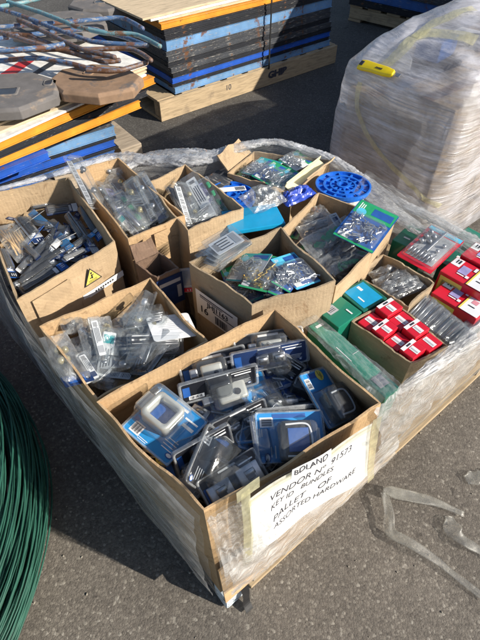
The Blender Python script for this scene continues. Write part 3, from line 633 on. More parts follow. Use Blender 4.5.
# ---- carton B
g = 'clear packs in the narrow carton'
filler(CB, .24, .38, 14, lambda p, q, r, s: clampack('clear pack lying deep in the narrow carton', p, q, .07, r, 'deep clear packs in the narrow carton', ('bar', 'rods', 'green', 'hinge')[s % 4], seed=s), 31, .1, .15, .22)
filler(CB, .45, .52, 11, lambda p, q, r, s: clampack('clear pack in the upper jumble of the narrow carton', p, q, .055, r * 2, 'upper clear packs in the narrow carton', ('knob', 'rods', 'flat', 'hinge')[s % 4], seed=s), 32, .09, .13, .25)
Bp = [((70, 158, .60), (97, 210, .52), .055, -30, 'bar', 'clear pack with grey label poking up over the left rim of the narrow carton'),
      ((98, 192, .50), (124, 236, .49), .05, -35, 'rods', 'clear pack standing along the left wall of the narrow carton'),
      ((106, 186, .50), (132, 232, .49), .05, -25, 'flat', 'flat clear pack second from the left wall of the narrow carton'),
      ((113, 181, .48), (130, 203, .47), .07, 0, 'bar', 'clear pack with grey bar label near the back wall'),
      ((116, 196, .50), (142, 230, .49), .06, 10, 'green', 'clear pack with blue top and lilac card in the middle'),
      ((131, 181, .54), (152, 224, .50), .055, 30, 'bar', 'clear pack with bar label leaning right, inner one'),
      ((140, 176, .55), (166, 220, .51), .05, 35, 'bar', 'clear pack with bar label leaning on the right wall, outer one'),
      ((104, 170, .50), (126, 178, .48), .06, 10, 'knob', 'clear pack with pale knob in the back corner of the narrow carton'),
      ((148, 220, .50), (172, 214, .50), .04, 20, 'flat', 'crumpled white paper pack at the front right corner')]
for k, (p, q, wd, r, kd, lb_) in enumerate(Bp): clampack(lb_, p, q, wd, r, g, kd, None, .026, 40 + k, ('card_grey', 'card_white', 'card_purple')[k % 3] if kd != 'bar' else 'card_grey')
# ---- carton C
g = 'clear packs in the carton beside the blue spool'
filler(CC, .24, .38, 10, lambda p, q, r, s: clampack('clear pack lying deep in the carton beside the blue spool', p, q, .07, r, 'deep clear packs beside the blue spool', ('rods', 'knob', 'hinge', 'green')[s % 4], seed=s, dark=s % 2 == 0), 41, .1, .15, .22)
filler(CC, .45, .52, 9, lambda p, q, r, s: clampack('clear pack in the upper jumble beside the blue spool', p, q, .055, r * 2, 'upper clear packs beside the blue spool', ('flat', 'rods', 'green', 'hinge')[s % 4], seed=s), 42, .09, .13, .27)
Cp = [((180, 184, .55), (194, 228, .50), .06, -25, 'bar', 'card_navy', 'clear pack with black and white grid label standing at left'),
      ((188, 176, .55), (215, 222, .50), .065, 25, 'flat', None, 'wide clear pack with silver sheen leaning in the middle'),
      ((201, 180, .54), (222, 214, .49), .05, 15, 'green', 'card_purple', 'pack with round blue badge and purple card'),
      ((168, 188, .52), (184, 214, .48), .05, -40, 'rods', None, 'clear pack leaning on the left wall of the spool side carton'),
      ((212, 198, .50), (226, 216, .48), .05, 30, 'green', 'card_green', 'green carded pack at the right wall'),
      ((190, 226, .50), (212, 216, .50), .035, 10, 'hinge', None, 'small hinge pack along the front wall of the spool side carton')]
for k, (p, q, wd, r, kd, cdn, lb_) in enumerate(Cp): clampack(lb_, p, q, wd, r, g, kd, cdn if kd != 'bar' else 'card_white', .02, 60 + k)
# ---- carton D
g = 'green screw packs in the low back carton'
Dp = [((252, 176, .49), (272, 160, .49), .10, -5, 'card_teal', 'card_white', 'teal screw pack with white header at the left of the low back carton'),
      ((262, 182, .50), (284, 166, .50), .10, 5, 'card_green', 'card_deepblue', 'blue and green screw pack in the middle of the low back carton'),
      ((275, 186, .50), (298, 172, .50), .09, 0, 'card_green', 'card_teal', 'screw pack with black and green header nearest the blue pouch'),
      ((286, 166, .49), (306, 156, .49), .09, 8, 'card_green', 'card_white', 'pale green screw pack in the right part of the low back carton'),
      ((240, 172, .47), (262, 180, .47), .07, 0, 'card_green', 'card_green', 'green pack along the front wall of the low back carton')]
filler(CD, .36, .44, 9, lambda p, q, r, s: screwpack('green screw pack under the others in the low back carton', p, q, .08, r, 'lower screw packs in the low back carton', 'card_green', 'card_deepblue', seed=s), 51, .1, .14, .2)
for k, (p, q, wd, r, c1, c2, lb_) in enumerate(Dp): screwpack(lb_, p, q, wd, r, g, c1, c2, 'steel', 70 + k)
# cream plastic angle strip leaning in D
M_, L2 = fr((288, 190, .51), (322, 163, .52), 20); o = thing('plastic_strip', 'cream angled strip leaning on the front of the low back carton', 'strip', M_)
bm = bmesh.new(); addbox(bm, (0, 0, .002), (L2, .035, .004), .001); addbox(bm, (0, .016, .012), (L2, .003, .02), .001); link(bm, 'strip_body', 'card_cream', o)
# ---- carton E
g = 'bags in the carton in front of the blue spool'
filler(CE, .26, .38, 12, lambda p, q, r, s: bagpack('dark bag lying deep in the carton before the blue spool', p, q, .08, r, 'deep bags before the blue spool', ('rods', 'blocks')[s % 2], ('lock_dark', 'zinc_dark')[s % 2], None, seed=s), 61, .14, .2, .2)
screwpack('large green and blue screw pack lying over the right rim before the spool', (352, 244, .53), (380, 208, .55), .135, 6, None, 'card_green', 'card_deepblue', 'steel', 81, .34)
filler(CE, .37, .43, 9, lambda p, q, r, s: bagpack('grey bag in the upper jumble before the blue spool', p, q, .06, r, 'upper bags before the blue spool', ('rods', 'blocks')[s % 2], ('steel', 'zinc_dark', 'lock_dark')[s % 3], (None, 'card_green')[s % 2], seed=s), 62, .12, .18, .22)
Ep = [((296, 228, .46), (330, 216, .47), .07, 0, 'rods', 'zinc_dark', 'grey bag of bolts near the back left wall before the spool'),
      ((300, 238, .46), (338, 224, .48), .075, 15, 'rods', 'zinc_dark', 'long grey bag second from the back left wall'),
      ((306, 252, .46), (352, 226, .49), .08, 20, 'blocks', 'card_green', 'clear bag with green and blue card beside the large screw pack'),
      ((314, 260, .45), (352, 238, .48), .07, 10, 'rods', 'lock_dark', 'black bag in the middle before the spool'),
      ((322, 270, .45), (356, 250, .47), .075, 0, 'blocks', 'lock_dark', 'shiny black bag near the front corner before the spool'),
      ((330, 276, .46), (362, 256, .47), .05, -20, 'blocks', 'card_green', 'bag with bright green tip by the right wall'),
      ((308, 216, .47), (326, 212, .47), .06, 0, 'knobs', 'tin_brown', 'small bag of brown knobs against the back wall')]
for k, (p, q, wd, r, fl, mt, lb_) in enumerate(Ep): bagpack(lb_, p, q, wd, r, g, fl, mt, 'card_grey' if k % 2 else None, .022, 90 + k)
# ---- carton F (16)
g = 'packs in the carton labelled 16'
filler(CF, .40, .495, 14, lambda p, q, r, s: screwpack('screw pack lying under the others in the carton labelled 16', p, q, .08, r, 'lower screw packs in the carton labelled 16', ('card_green', 'card_teal')[s % 2], 'card_deepblue', seed=s), 71, .1, .15, .22)
for k in range(4):
    clampack(('bottom', 'second lowest', 'second highest', 'top')[k] + ' silver hinge pack of the bundle propped on the left wall', (205 + 2 * k, 268 - 5 * k, .55 + .013 * k), (236 + 2 * k, 241 - 2 * k, .57 + .013 * k), .12, -18 + 3 * k, g, 'flat', 'card_white', .012, 100 + k, 'card_white')
Fp = [((240, 282, .53), (258, 254, .54), .10, -20, 'card_teal', 'card_grey', 'steel', 'clear teal edged pack beside the silver bundle'),
      ((252, 290, .54), (272, 256, .54), .085, -5, 'card_green', 'card_black', 'brass', 'pack of golden screws with green end'),
      ((268, 293, .54), (290, 262, .54), .075, 5, 'card_green', 'card_deepblue', 'steel', 'blue and green pack right beside the golden screws'),
      ((280, 288, .55), (298, 266, .54), .06, 12, 'card_green', 'card_deepblue', 'steel', 'blue pack with green disc near the front corner'),
      ((309, 286, .54), (282, 256, .55), .085, 6, 'card_aqua', 'card_deepblue', 'steel', 'aqua topped screw pack against the right wall')]
for k, (p, q, wd, r, c1, c2, mt, lb_) in enumerate(Fp): screwpack(lb_, p, q, wd, r, g, c1, c2, mt, 110 + k, .26)
# ---- carton G
for k, (p, q, lb_) in enumerate((((372, 282, .40), (400, 270, .41), 'grey anchor bag at the back of the small torn carton'), ((376, 290, .41), (410, 277, .42), 'grey anchor bag in the middle of the small torn carton'),
                                 ((386, 297, .41), (420, 283, .42), 'grey anchor bag nearest the front of the small torn carton'), ((396, 276, .38), (424, 288, .38), 'grey anchor bag under the others by the right wall'))):
    bagpack(lb_, p, q, .06, 5 * k, 'anchor bags in the small torn carton', 'rods', 'zinc_dark', None, .026, 120 + k, nfill=12, name='anchor_bag', cat='bag')
# ---- carton I
g = 'bagged fittings in the orange toned carton'
filler(CI, .24, .36, 18, lambda p, q, r, s: bagpack('clear bagged fitting lying deep in the orange toned carton', p, q, .09, r, 'deep bagged fittings in the orange toned carton', ('knobs', 'blocks', 'rods')[s % 3], ('knob_cream', 'card_green', 'lock_dark', 'zinc_dark')[s % 4], None, .026, s), 81, .12, .2, .16)
filler(CI, .41, .50, 16, lambda p, q, r, s: clampack('clear pack in the upper jumble of the knob carton', p, q, .06, r * 2, 'upper clear packs in the knob carton', ('flat', 'bar', 'rods', 'hinge')[s % 4], seed=s, dark=s % 3 == 0), 82, .1, .16, .22)
Ip = [((52, 340, .50), (78, 385, .50), .07, -20, 'knobs', 'knob_cream', 'card_navy', 'bag of cream knobs slumped over the left rim'),
      ((66, 346, .46), (96, 380, .46), .085, -5, 'blocks', 'zinc_dark', 'card_white', 'bag with long white label strip at left of the knob carton'),
      ((84, 322, .48), (98, 372, .46), .07, -35, 'blocks', 'steel', 'card_grey', 'clear pack standing against the back wall among the knobs'),
      ((98, 320, .49), (108, 368, .46), .06, -20, 'blocks', 'knob_cream', 'card_white', 'pale pack standing upright in the middle of the knob carton'),
      ((110, 330, .47), (118, 366, .45), .08, 0, 'knobs', 'card_teal', None, 'bag of green fittings in the middle of the knob carton'),
      ((124, 318, .47), (142, 362, .46), .08, 10, 'blocks', 'lock_dark', 'card_grey', 'dark clear pack right of the green fittings'),
      ((128, 312, .49), (152, 336, .48), .08, 15, 'knobs', 'knob_cream', 'card_navy', 'bag of pale knobs under the white header card'),
      ((140, 344, .46), (170, 356, .45), .08, 5, 'blocks', 'card_green', None, 'bag of dark green fittings below the white header card'),
      ((60, 330, .50), (82, 326, .48), .05, 20, 'rods', 'lock_dark', None, 'black cable bag hanging at the back left corner'),
      ((92, 374, .45), (120, 384, .44), .08, 0, 'rods', 'zinc_dark', None, 'clear bag of rods near the front left corner')]
for k, (p, q, wd, r, fl, mt, hd, lb_) in enumerate(Ip): bagpack(lb_, p, q, wd, r, g, fl, mt, hd, .03, 130 + k)
M_, L2 = fr((150, 330, .52), (193, 324, .50), -8); o = thing('header_card_pack', 'white hang card with slot on top of the bagged knobs', 'card pack', M_)
bm = bmesh.new(); plate(bm, L2, .10, .0016, .008); lines(bm, -L2 * .05, .035, L2 * .5, 7, .0022, 1, .008, .0012); rect(bm, L2 * .38, 0, .01, .03, .0022, 1); link(bm, 'backing_card', ['card_white', 'card_grey'], o)
bm = bmesh.new(); dome(bm, L2 * .5, .06, -.016, .014, (0, 0), .004); link(bm, 'blister', 'clear_shell', o, True)
# long white label strips seen in the knob carton
for k, (p, q, lb_) in enumerate((((80, 354, .50), (98, 382, .495), 'thin white label strip lying over the bags at left'), ((93, 318, .525), (104, 360, .50), 'thin white label strip standing in the middle of the knobs'))):
    clampack(lb_, p, q, .03, -10, 'label strips in the knob carton', 'flat', 'card_white', .01, 150 + k, name='label_strip_pack', cat='clear pack')

# ------------------------------------------------------------------ closed product boxes
def prodbox(label, top, z0, mat, name='product_box', cat='box', group=None, prints=(), side=None, parts=()):
    """top: four measured corners; prints: (u, v, w, h, mat) as fractions of the top face"""
    C = G(top); cen = sum(C, Vector()) / 4; x = ((C[3] - C[0]) + (C[2] - C[1])); x.normalize(); y = ((C[1] - C[0]) + (C[2] - C[3])); z = x.cross(y).normalized()
    if z.z < 0: z = -z
    y = z.cross(x).normalized(); Lx = ((C[3] - C[0]).length + (C[2] - C[1]).length) / 2; Ly = ((C[1] - C[0]).length + (C[2] - C[3]).length) / 2
    hh = cen.z - z0; M = Matrix((x, y, z)).transposed().to_4x4(); M.translation = cen - z * hh
    t = thing(name, label, cat, M, group); bm = bmesh.new(); addbox(bm, (0, 0, hh / 2), (Lx, Ly, hh), .0025)
    link(bm, 'box_body', mat, t); sg = 1 if (C[1] - C[0]).dot(y) > 0 else -1
    mats = sorted({p[4] for p in prints}); 
    if prints:
        bm = bmesh.new()
        for k, (u, v, w_, h_, mm) in enumerate(prints): rect(bm, (u - .5) * Lx, sg * (v - .5) * Ly, w_ * Lx, h_ * Ly, hh + .0008 + .0003 * k, mats.index(mm))
        link(bm, 'printed_label', mats, t)
    if side:
        bm = bmesh.new()
        for (u, v, w_, h_, mm) in side[1]:
            yy = -Ly / 2 - .0006; X = (u - .5) * Lx; Z = v * hh
            f = bm.faces.new([bm.verts.new(p) for p in ((X - w_ * Lx / 2, yy, Z - h_ * hh / 2), (X + w_ * Lx / 2, yy, Z - h_ * hh / 2), (X + w_ * Lx / 2, yy, Z + h_ * hh / 2), (X - w_ * Lx / 2, yy, Z + h_ * hh / 2))]); f.material_index = side[0].index(mm)
        link(bm, 'side_label', list(side[0]), t)
    return t
gb = 'green boxes on the main pallet'
W_, K_, Y_ = 'card_white', 'ink', 'card_yellow'
prodbox('long green box with white end label beside the large front carton', [(308, 326, .43), (323, 318, .43), (400, 388, .43), (386, 398, .43)], .28, 'box_green', group=gb, prints=((.06, .5, .03, .5, W_), (.85, .5, .12, .6, 'card_grey'), (.45, .2, .2, .04, W_), (.5, .75, .004, .4, W_)))
prodbox('squat green box with barcode label left of the blue topped box', [(315, 309, .45), (338, 294, .45), (361, 311, .45), (340, 329, .45)], .28, 'box_green', group=gb, prints=((.35, .35, .3, .35, 'card_grey'), (.3, .35, .012, .25, K_), (.36, .35, .02, .25, K_), (.42, .35, .012, .25, K_), (.75, .7, .25, .05, W_)))
prodbox('green box with bright blue top next to the small torn carton', [(341, 292, .45), (362, 279, .45), (387, 297, .45), (364, 313, .45)], .28, 'box_darkgreen', group=gb, prints=((.5, .5, .82, .8, 'box_cyan'), (.25, .6, .2, .1, W_), (.6, .3, .25, .05, W_)))
prodbox('dark green box behind the red tray pack', [(392, 240, .42), (411, 222, .42), (440, 236, .42), (424, 254, .42)], .28, 'box_green', group=gb, prints=((.3, .7, .35, .2, W_), (.3, .3, .2, .06, W_)))
prodbox('dark green box at the right rear edge behind the red packets', [(440, 262, .36), (455, 246, .36), (486, 262, .36), (472, 278, .36)], .28, 'box_darkgreen', group=gb, prints=((.4, .6, .3, .1, W_),))
prodbox('green box under plastic at the right rear beyond the red tray pack', [(455, 238, .33), (466, 226, .33), (500, 244, .33), (488, 258, .33)], .2, 'box_green', group=gb)
gr = 'red and white retail boxes'
pr = lambda: ((.16, .5, .3, .96, W_), (.12, .72, .012, .3, K_), (.16, .72, .018, .3, K_), (.2, .72, .01, .3, K_), (.6, .5, .28, .42, 'card_purple'), (.85, .7, .12, .16, W_), (.5, .14, .9, .1, Y_), (.8, .3, .16, .06, W_))
pr2 = ((.12, .76, .2, .4, W_), (.1, .8, .03, .2, K_), (.16, .8, .04, .2, K_), (.36, .55, .2, .4, 'card_purple'), (.36, .28, .16, .05, W_), (.53, .8, .06, .2, W_), (.5, .3, .07, .12, W_), (.8, .5, .38, .96, W_), (.6, .5, .035, .96, Y_), (.76, .6, .12, .2, 'card_red_p'), (.76, .35, .14, .04, K_))
sd = (('card_yellow', 'card_white', 'ink'), ((.3, .5, .5, .75, 'card_yellow'), (.3, .5, .38, .45, 'card_white'), (.7, .5, .15, .3, 'card_white')))
prodbox('red box with yellow edge nearest the clear packets', [(433, 293, .42), (447, 278, .42), (492, 304, .42), (477, 320, .42)], .33, 'box_red', group=gr, prints=pr2, side=sd)
prodbox('red box with white panel second from the clear packets', [(440, 271, .45), (457, 256, .45), (500, 280, .45), (484, 295, .45)], .36, 'box_red', group=gr, prints=pr2, side=sd)
prodbox('red box furthest back at the right edge', [(461, 254, .46), (476, 242, .46), (516, 262, .46), (502, 276, .46)], .36, 'box_red', group=gr, prints=pr2)
# small red boxes inside carton H
names = ['at the left corner', 'second along the front row', 'third along the front row', 'at the front right end', 'at the back left', 'second along the back row', 'third along the back row', 'at the back right end']
for row in range(2):
    for k in range(4):
        a, b = (.04 + .235 * k), (.04 + .235 * k + .22); v0, v1 = (.06 + .46 * row), (.06 + .46 * row + .43); h = .445 + .012 * ((k + row) % 2) + .006 * row
        pt = lambda u, v: inset(CH, u, v)
        Q = [pt(a, v0), pt(a, v1), pt(b, v1), pt(b, v0)]; Q = [Vector((q.x, q.y, h)) for q in Q]
        _G = G; G = lambda w_: w_
        white = (k + row * 2) % 3 == 2 and row
        pp = ((.5, .5, .78, .3, W_), (.5, .46, .66, .1, 'card_grey')) if (row + k) % 2 == 0 else ((.62, .5, .6, .3, W_), (.62, .46, .5, .09, 'card_grey'), (.14, .5, .26, .96, W_), (.14, .5, .12, .3, K_))
        prodbox('small red box with white strip %s of the red box carton' % names[row * 4 + k], Q, .30, 'box_red', name='small_box', group='small red boxes in their carton', prints=pp, side=(('card_white',), ((.5, .5, .8, .6, 'card_white'),)))
        G = _G
# red tray pack with drill bits
C = G([(398, 257, .45), (425, 223, .47), (467, 241, .47), (432, 276, .45)])
ctr = sum(C, Vector()) / 4; x = (C[3] - C[0]).normalized(); z = x.cross(C[1] - C[0]).normalized(); z = z if z.z > 0 else -z; y = z.cross(x); wl, hl = (C[3] - C[0]).length, (C[1] - C[0]).length
M_ = Matrix((x, y, z)).transposed().to_4x4(); M_.translation = ctr; o = thing('tray_pack', 'red framed clear tray pack of silver bits and ball knobs', 'tray pack', M_)
bm = bmesh.new(); plate(bm, wl, hl, .002, .005); rect(bm, 0, 0, wl * .78, hl * .72, .0026, 1); rect(bm, 0, hl * .44, wl * .95, hl * .1, .0028, 2); lines(bm, 0, hl * .46, wl * .7, 2, .0032, 3, .005, .002); link(bm, 'backing_card', ['box_red', 'card_grey', 'card_aqua', 'card_white'], o)
bm = bmesh.new()
for k in range(7): tube(bm, [(-wl * .36 + k * .013, -hl * .32, .01), (-wl * .36 + k * .013, -hl * .12, .01)], .003, 6)
for k in range(5): tube(bm, [(-wl * .3 + (k % 2) * .02, hl * (-.02 + .07 * k), .012), (-wl * .3 + (k % 2) * .02, hl * (.02 + .07 * k), .012)], .009, 10)
for k in range(3): tube(bm, [(wl * (.18 + .03 * k), hl * (-.2 + .17 * k), .005), (wl * (.18 + .03 * k), hl * (-.2 + .17 * k), .014)], .006, 10)
addbox(bm, (0, .03, .009), (.006, hl * .6, .006), .001); link(bm, 'bit', 'steel', o, True)
bm = bmesh.new(); dome(bm, wl * .86, hl * .8, .003, .024, (0, 0), .006, .06); link(bm, 'blister', 'clear_shell', o, True)
# clear packets in front of red boxes
for k in range(7):
    a = k / 6; clampack('long clear packet of rods, number row by the red boxes'.replace('number row', ('first', 'second', 'third', 'fourth', 'fifth', 'sixth', 'seventh')[k] + ' from the torn carton,'), (410 + 6.5 * k, 322 + 5 * k, .40), (431 + 6.5 * k, 299 + 5.5 * k, .41), .045, 12 + 6 * (k % 3), 'long clear packets by the red boxes', 'rods', None, .016, 170 + k, 'card_grey', name='clear_packet')
for k in range(5): clampack('clear packet tucked %s under the wrap near the pallet edge' % ('first', 'second', 'third', 'fourth', 'last')[k], (446 + 6 * k, 352 - 6 * k, .37), (478 + 6 * k, 318 - 5 * k, .38), .05, 8, 'clear packets under the edge wrap', 'rods', None, .016, 190 + k, 'card_grey', name='clear_packet')

# ------------------------------------------------------------------ spools, pouch, misc in the back
def spool(label, p, R, tilt, rings=True, z0=None):
    c = U(*p); t = thing('cable_spool', label, 'spool', Matrix.Translation(c) @ Matrix.Rotation(math.radians(tilt[0]), 4, 'X') @ Matrix.Rotation(math.radians(tilt[1]), 4, 'Y'), 'blue plastic spools')
    hh = .1
    for nm, zz in (('flange', 0), ('flange', -hh)):
        bm = bmesh.new()
        rad = [(.022, 0), (.03, 0)]; n = 48
        for (r0, r1, hgt) in ((.94, 1., .007), (.64, .72, .005), (.42, .48, .005), (.16, .24, .008)):
            a = [[(R * r * math.cos(2 * math.pi * i / n), R * r * math.sin(2 * math.pi * i / n), zz + z) for i in range(n)] for r, z in ((r0, -.004), (r0, hgt), (r1, hgt), (r1, -.004), (r0, -.004))]
            loft(bm, a, 0, False, False)
        for (r0, r1) in ((.24, .42), (.48, .64), (.72, .94)):   # web between ridges, arc slots left open
            m = 12
            for s in range(m):
                if r0 == .24 and s % 3 == 0: continue
                a0, a1 = 2 * math.pi * (s + .09) / m, 2 * math.pi * (s + .91) / m
                loft(bm, [[(R * (r0 if i < 7 else r1) * math.cos(a0 + (a1 - a0) * ((i if i < 7 else 13 - i) / 6)), R * (r0 if i < 7 else r1) * math.sin(a0 + (a1 - a0) * ((i if i < 7 else 13 - i) / 6)), zz + z) for i in range(14)] for z in (-.006, -.003)], 0, True, True)
        for s in range(12):
            a = 2 * math.pi * s / 12; addbox(bm, (R * .58 * math.cos(a), R * .58 * math.sin(a), zz), (R * .78, .006, .007), 0, rot=Matrix.Rotation(a, 3, 'Z'))
        link(bm, nm, 'spool_blue', t)
    bm = bmesh.new(); loft(bm, [[(R * r * math.cos(i * math.pi / 12), R * r * math.sin(i * math.pi / 12), z) for i in range(24)] for r, z in ((.16, -hh), (.16, .004))], 0, False, False); link(bm, 'core', 'spool_blue', t, solid=.004)
    bm = bmesh.new(); loft(bm, [[(R * .96 * math.cos(i * math.pi / 24), R * .96 * math.sin(i * math.pi / 24), z) for i in range(48)] for z in (-.012, -.0062)], 0, True, True); link(bm, 'backing_plate', 'spool_blue', t)
    bm = bmesh.new(); loft(bm, [[(R * .82 * math.cos(i * math.pi / 16), R * .82 * math.sin(i * math.pi / 16), z) for i in range(32)] for z in (-hh + .006, -.016)], 0, True, True); link(bm, 'wound_cable', 'card_white', t)
    return t
spool('blue spool with open spokes at the back right of the load', (343, 186, .50), .098, (-4, 0))
sp2 = spool('half hidden blue spool with white label between the cartons', (232, 196, .47), .085, (0, 4))
bm = bmesh.new(); rect(bm, 0, 0, .1, .028, 0, 0)
for k in range(12): rect(bm, .012 + .003 * k, .0, .0015, .02, .0006, 1)
link(bm, 'paper_label', ['card_white', 'ink'], sp2, M=Matrix.Translation((0, .03, .0095)) @ Matrix.Rotation(.25, 4, 'Z'))
# blue board
prodbox('flat bright blue board wedged behind the carton labelled 16', [(214, 228, .505), (236, 215, .505), (292, 204, .505), (268, 222, .505)], .49, 'box_cyan', name='board', cat='board')
def pouch(label, p, q, wd, ht, mat, seed, name='pouch', cat='pouch'):
    M, L = fr(p, q, 0); bm = bmesh.new(); nx, ny = 22, 16
    for s_ in (1, -1):
        g = []
        for i in range(nx + 1):
            row = []
            for j in range(ny + 1):
                u, v = i / nx * 2 - 1, j / ny * 2 - 1; e = max(0, (1 - abs(u) ** 3) * (1 - abs(v) ** 3)); r_ = abs(NZ((u * 2, v * 2, s_), 1., seed))
                row.append(bm.verts.new((u * L / 2 * (1 + .1 * NZ((v, 1, 1), 2, seed)), v * wd / 2 * (1 + .1 * NZ((u, 3, 1), 2, seed)), s_ * ht * .5 * e ** .6 + (.5 - r_) * ht * .8 * (.2 + e))))
            g.append(row)
        for i in range(nx):
            for j in range(ny):
                f = (g[i][j], g[i + 1][j], g[i + 1][j + 1], g[i][j + 1]); bm.faces.new(f if s_ > 0 else f[::-1])
    o = link(bm, name, mat, None, False, M); return tag(o, label, cat)
pouch('crumpled shiny dark blue pouch before the low back carton', (282, 202, .50), (312, 190, .51), .075, .03, 'pouch_blue', 3)
pouch('crumpled clear bag over the half hidden blue spool', (246, 206, .52), (278, 194, .52), .11, .05, 'clear_bag', 5, 'plastic_bag', 'bag')
bagpack('small bag of round grey fittings beside the blue pouch', (262, 200, .49), (284, 188, .49), .06, 0, None, 'knobs', 'zinc_dark', None, .03, 201)
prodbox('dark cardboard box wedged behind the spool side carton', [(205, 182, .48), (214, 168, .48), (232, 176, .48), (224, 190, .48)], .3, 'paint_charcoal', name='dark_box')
# small open dark carton between B and the 16 carton
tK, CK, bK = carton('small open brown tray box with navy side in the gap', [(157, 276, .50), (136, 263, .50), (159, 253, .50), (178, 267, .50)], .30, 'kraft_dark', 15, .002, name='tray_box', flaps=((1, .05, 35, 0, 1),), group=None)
M = wallframe(CK, 3, .5, .62, .3, bK, .006); bm = bmesh.new(); rect(bm, 0, 0, .085, .12, 0, 0); rect(bm, .0, .035, .07, .014, .0006, 1); rect(bm, .028, -.01, .014, .05, .0006, 1); link(bm, 'printed_label', ['card_navy', 'card_grey'], tK, M=M)
slimpack('pack with white print standing beside the tray box in the gap', (186, 268, .46), (190, 292, .40), .05, 40, None, 'card_grey', 'box_red', False, 9)
slimpack('dark pack lying in the gap behind the carton labelled 16', (188, 244, .44), (214, 232, .44), .08, 0, None, 'card_black', 'card_navy', False, 10)
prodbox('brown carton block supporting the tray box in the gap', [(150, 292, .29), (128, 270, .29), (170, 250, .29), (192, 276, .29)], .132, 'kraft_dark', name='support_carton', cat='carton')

# ------------------------------------------------------------------ stretch wrap on the main pallet
def sheet(name, top, bot, mat, parent, nu=120, nv=26, bulge=.03, amp=.012, seed=0, sc=(5, 30), offs=0, xpow=1.):
    """film hung between two 3-D lines, with wrinkles running along it"""
    T, B = smoothline(top, 20), smoothline(bot, 20)
    def at(Lr, u):
        x = u * (len(Lr) - 1); i = min(int(x), len(Lr) - 2); return Lr[i].lerp(Lr[i + 1], x - i)
    bm = bmesh.new(); g = []
    for i in range(nu + 1):
        u = i / nu; a, b = at(T, u), at(B, u); row = []
        tn = (at(B, min(1, u + .01)) - at(B, max(0, u - .01))).normalized(); out = tn.cross(Vector((0, 0, 1))).normalized()
        for j in range(nv + 1):
            v = j / nv; p = a.lerp(b, v ** xpow)
            r1 = 1 - abs(NZ((u * sc[0], v * 3.2 + u * 1.2, 0), 1.6, seed)) * 2; r2 = 1 - abs(NZ((u * sc[0] * 1.5, v * sc[1] * .35 - u * 2, 4), 1, seed)) * 2
            p = p + out * (offs + bulge * math.sin(math.pi * v) + amp * (r1 * .7 + r2 * .5) * (1 if 0 < j else .5)) + Vector((0, 0, amp * .8 * NZ((u * 26, v, 1), 1, seed) * (1 - v)))
            row.append(bm.verts.new(p))
        g.append(row)
    for i in range(nu):
        for j in range(nv): bm.faces.new((g[i][j], g[i + 1][j], g[i + 1][j + 1], g[i][j + 1]))
    return link(bm, name, mat, parent, True)
def E_(a, b, z): p = P0 + R_ * a + L_ * b; return Vector((p.x, p.y, z))
tw = thing('stretch_wrap', 'crinkled clear stretch wrap around the pallet of open cartons', 'stretch wrap', Matrix.Translation((0, 0, 0)))
left_top = G([(-60, 150, .5), (-28, 200, .555), (-2, 258, .558), (14, 296, .558), (34, 326, .555), (66, 366, .55), (96, 403, .556), (150, 461, .556), (203, 513, .556)])
left_bot = [E_(-.004, 1.3, .12), E_(-.004, 1.18, .115), E_(-.004, .9, .115), E_(-.004, .7, .11), E_(-.004, .55, .11), E_(-.004, .38, .11), E_(-.004, .25, .11), E_(-.002, .1, .115), E_(.0, .0, .125)]
sheet('side_film', left_top, left_bot, 'wrap_clear', tw, 150, 26, .006, .006, 1, offs=.004)
sheet('side_film', [p + Vector((-.01, 0, -.01)) for p in left_top], [p + Vector((-.008, 0, .01)) for p in left_bot], 'wrap_side', tw, 150, 26, .010, .008, 12, offs=.006)
ft = G([(203, 512, .556), (243, 489, .553), (300, 459, .55), (345, 434, .548), (380, 408, .545)]) + G([(404, 388, .46), (425, 370, .44), (452, 347, .42), (482, 322, .40), (540, 270, .38)])
fb = [E_(0, -.0, .125)] + [E_(a, -.01, .112) for a in (.13, .3, .42, .55, .7, .85, 1., 1.2, 1.38)]
sheet('side_film', ft, fb, 'wrap_clear', tw, 170, 28, .018, .010, 3, offs=.008)
# the milky bunched film that covers the right half of the sign side, and a band low on the left half
rt = G([(372, 411, .55), (392, 392, .49), (415, 372, .46), (446, 346, .43), (484, 318, .41), (530, 276, .38)])
rb = [E_(.58, -.01, .135), E_(.7, -.006, .14), E_(.85, -.006, .135), E_(1.0, -.006, .14), E_(1.18, -.004, .135), E_(1.36, 0, .14)]
sheet('side_film', rt, rb, 'wrap_bunch', tw, 170, 44, .012, .012, 5, (9, 30))
lo_t = [E_(.01, -.02, .37), E_(.15, -.022, .35), E_(.35, -.022, .30), E_(.6, -.02, .27)]; lo_b = [E_(.01, -.02, .20), E_(.15, -.024, .15), E_(.35, -.026, .12), E_(.6, -.026, .10)]
sheet('side_film', lo_t, lo_b, 'wrap', tw, 100, 16, .012, .010, 6, offs=.006)
hi_t = G([(203, 514, .555), (228, 501, .553), (252, 489, .55)]); hi_b = [E_(.0, -.016, .30), E_(.07, -.02, .29), E_(.15, -.02, .28)]
sheet('side_film', hi_t, hi_b, 'wrap', tw, 60, 24, .012, .009, 7, offs=.01)
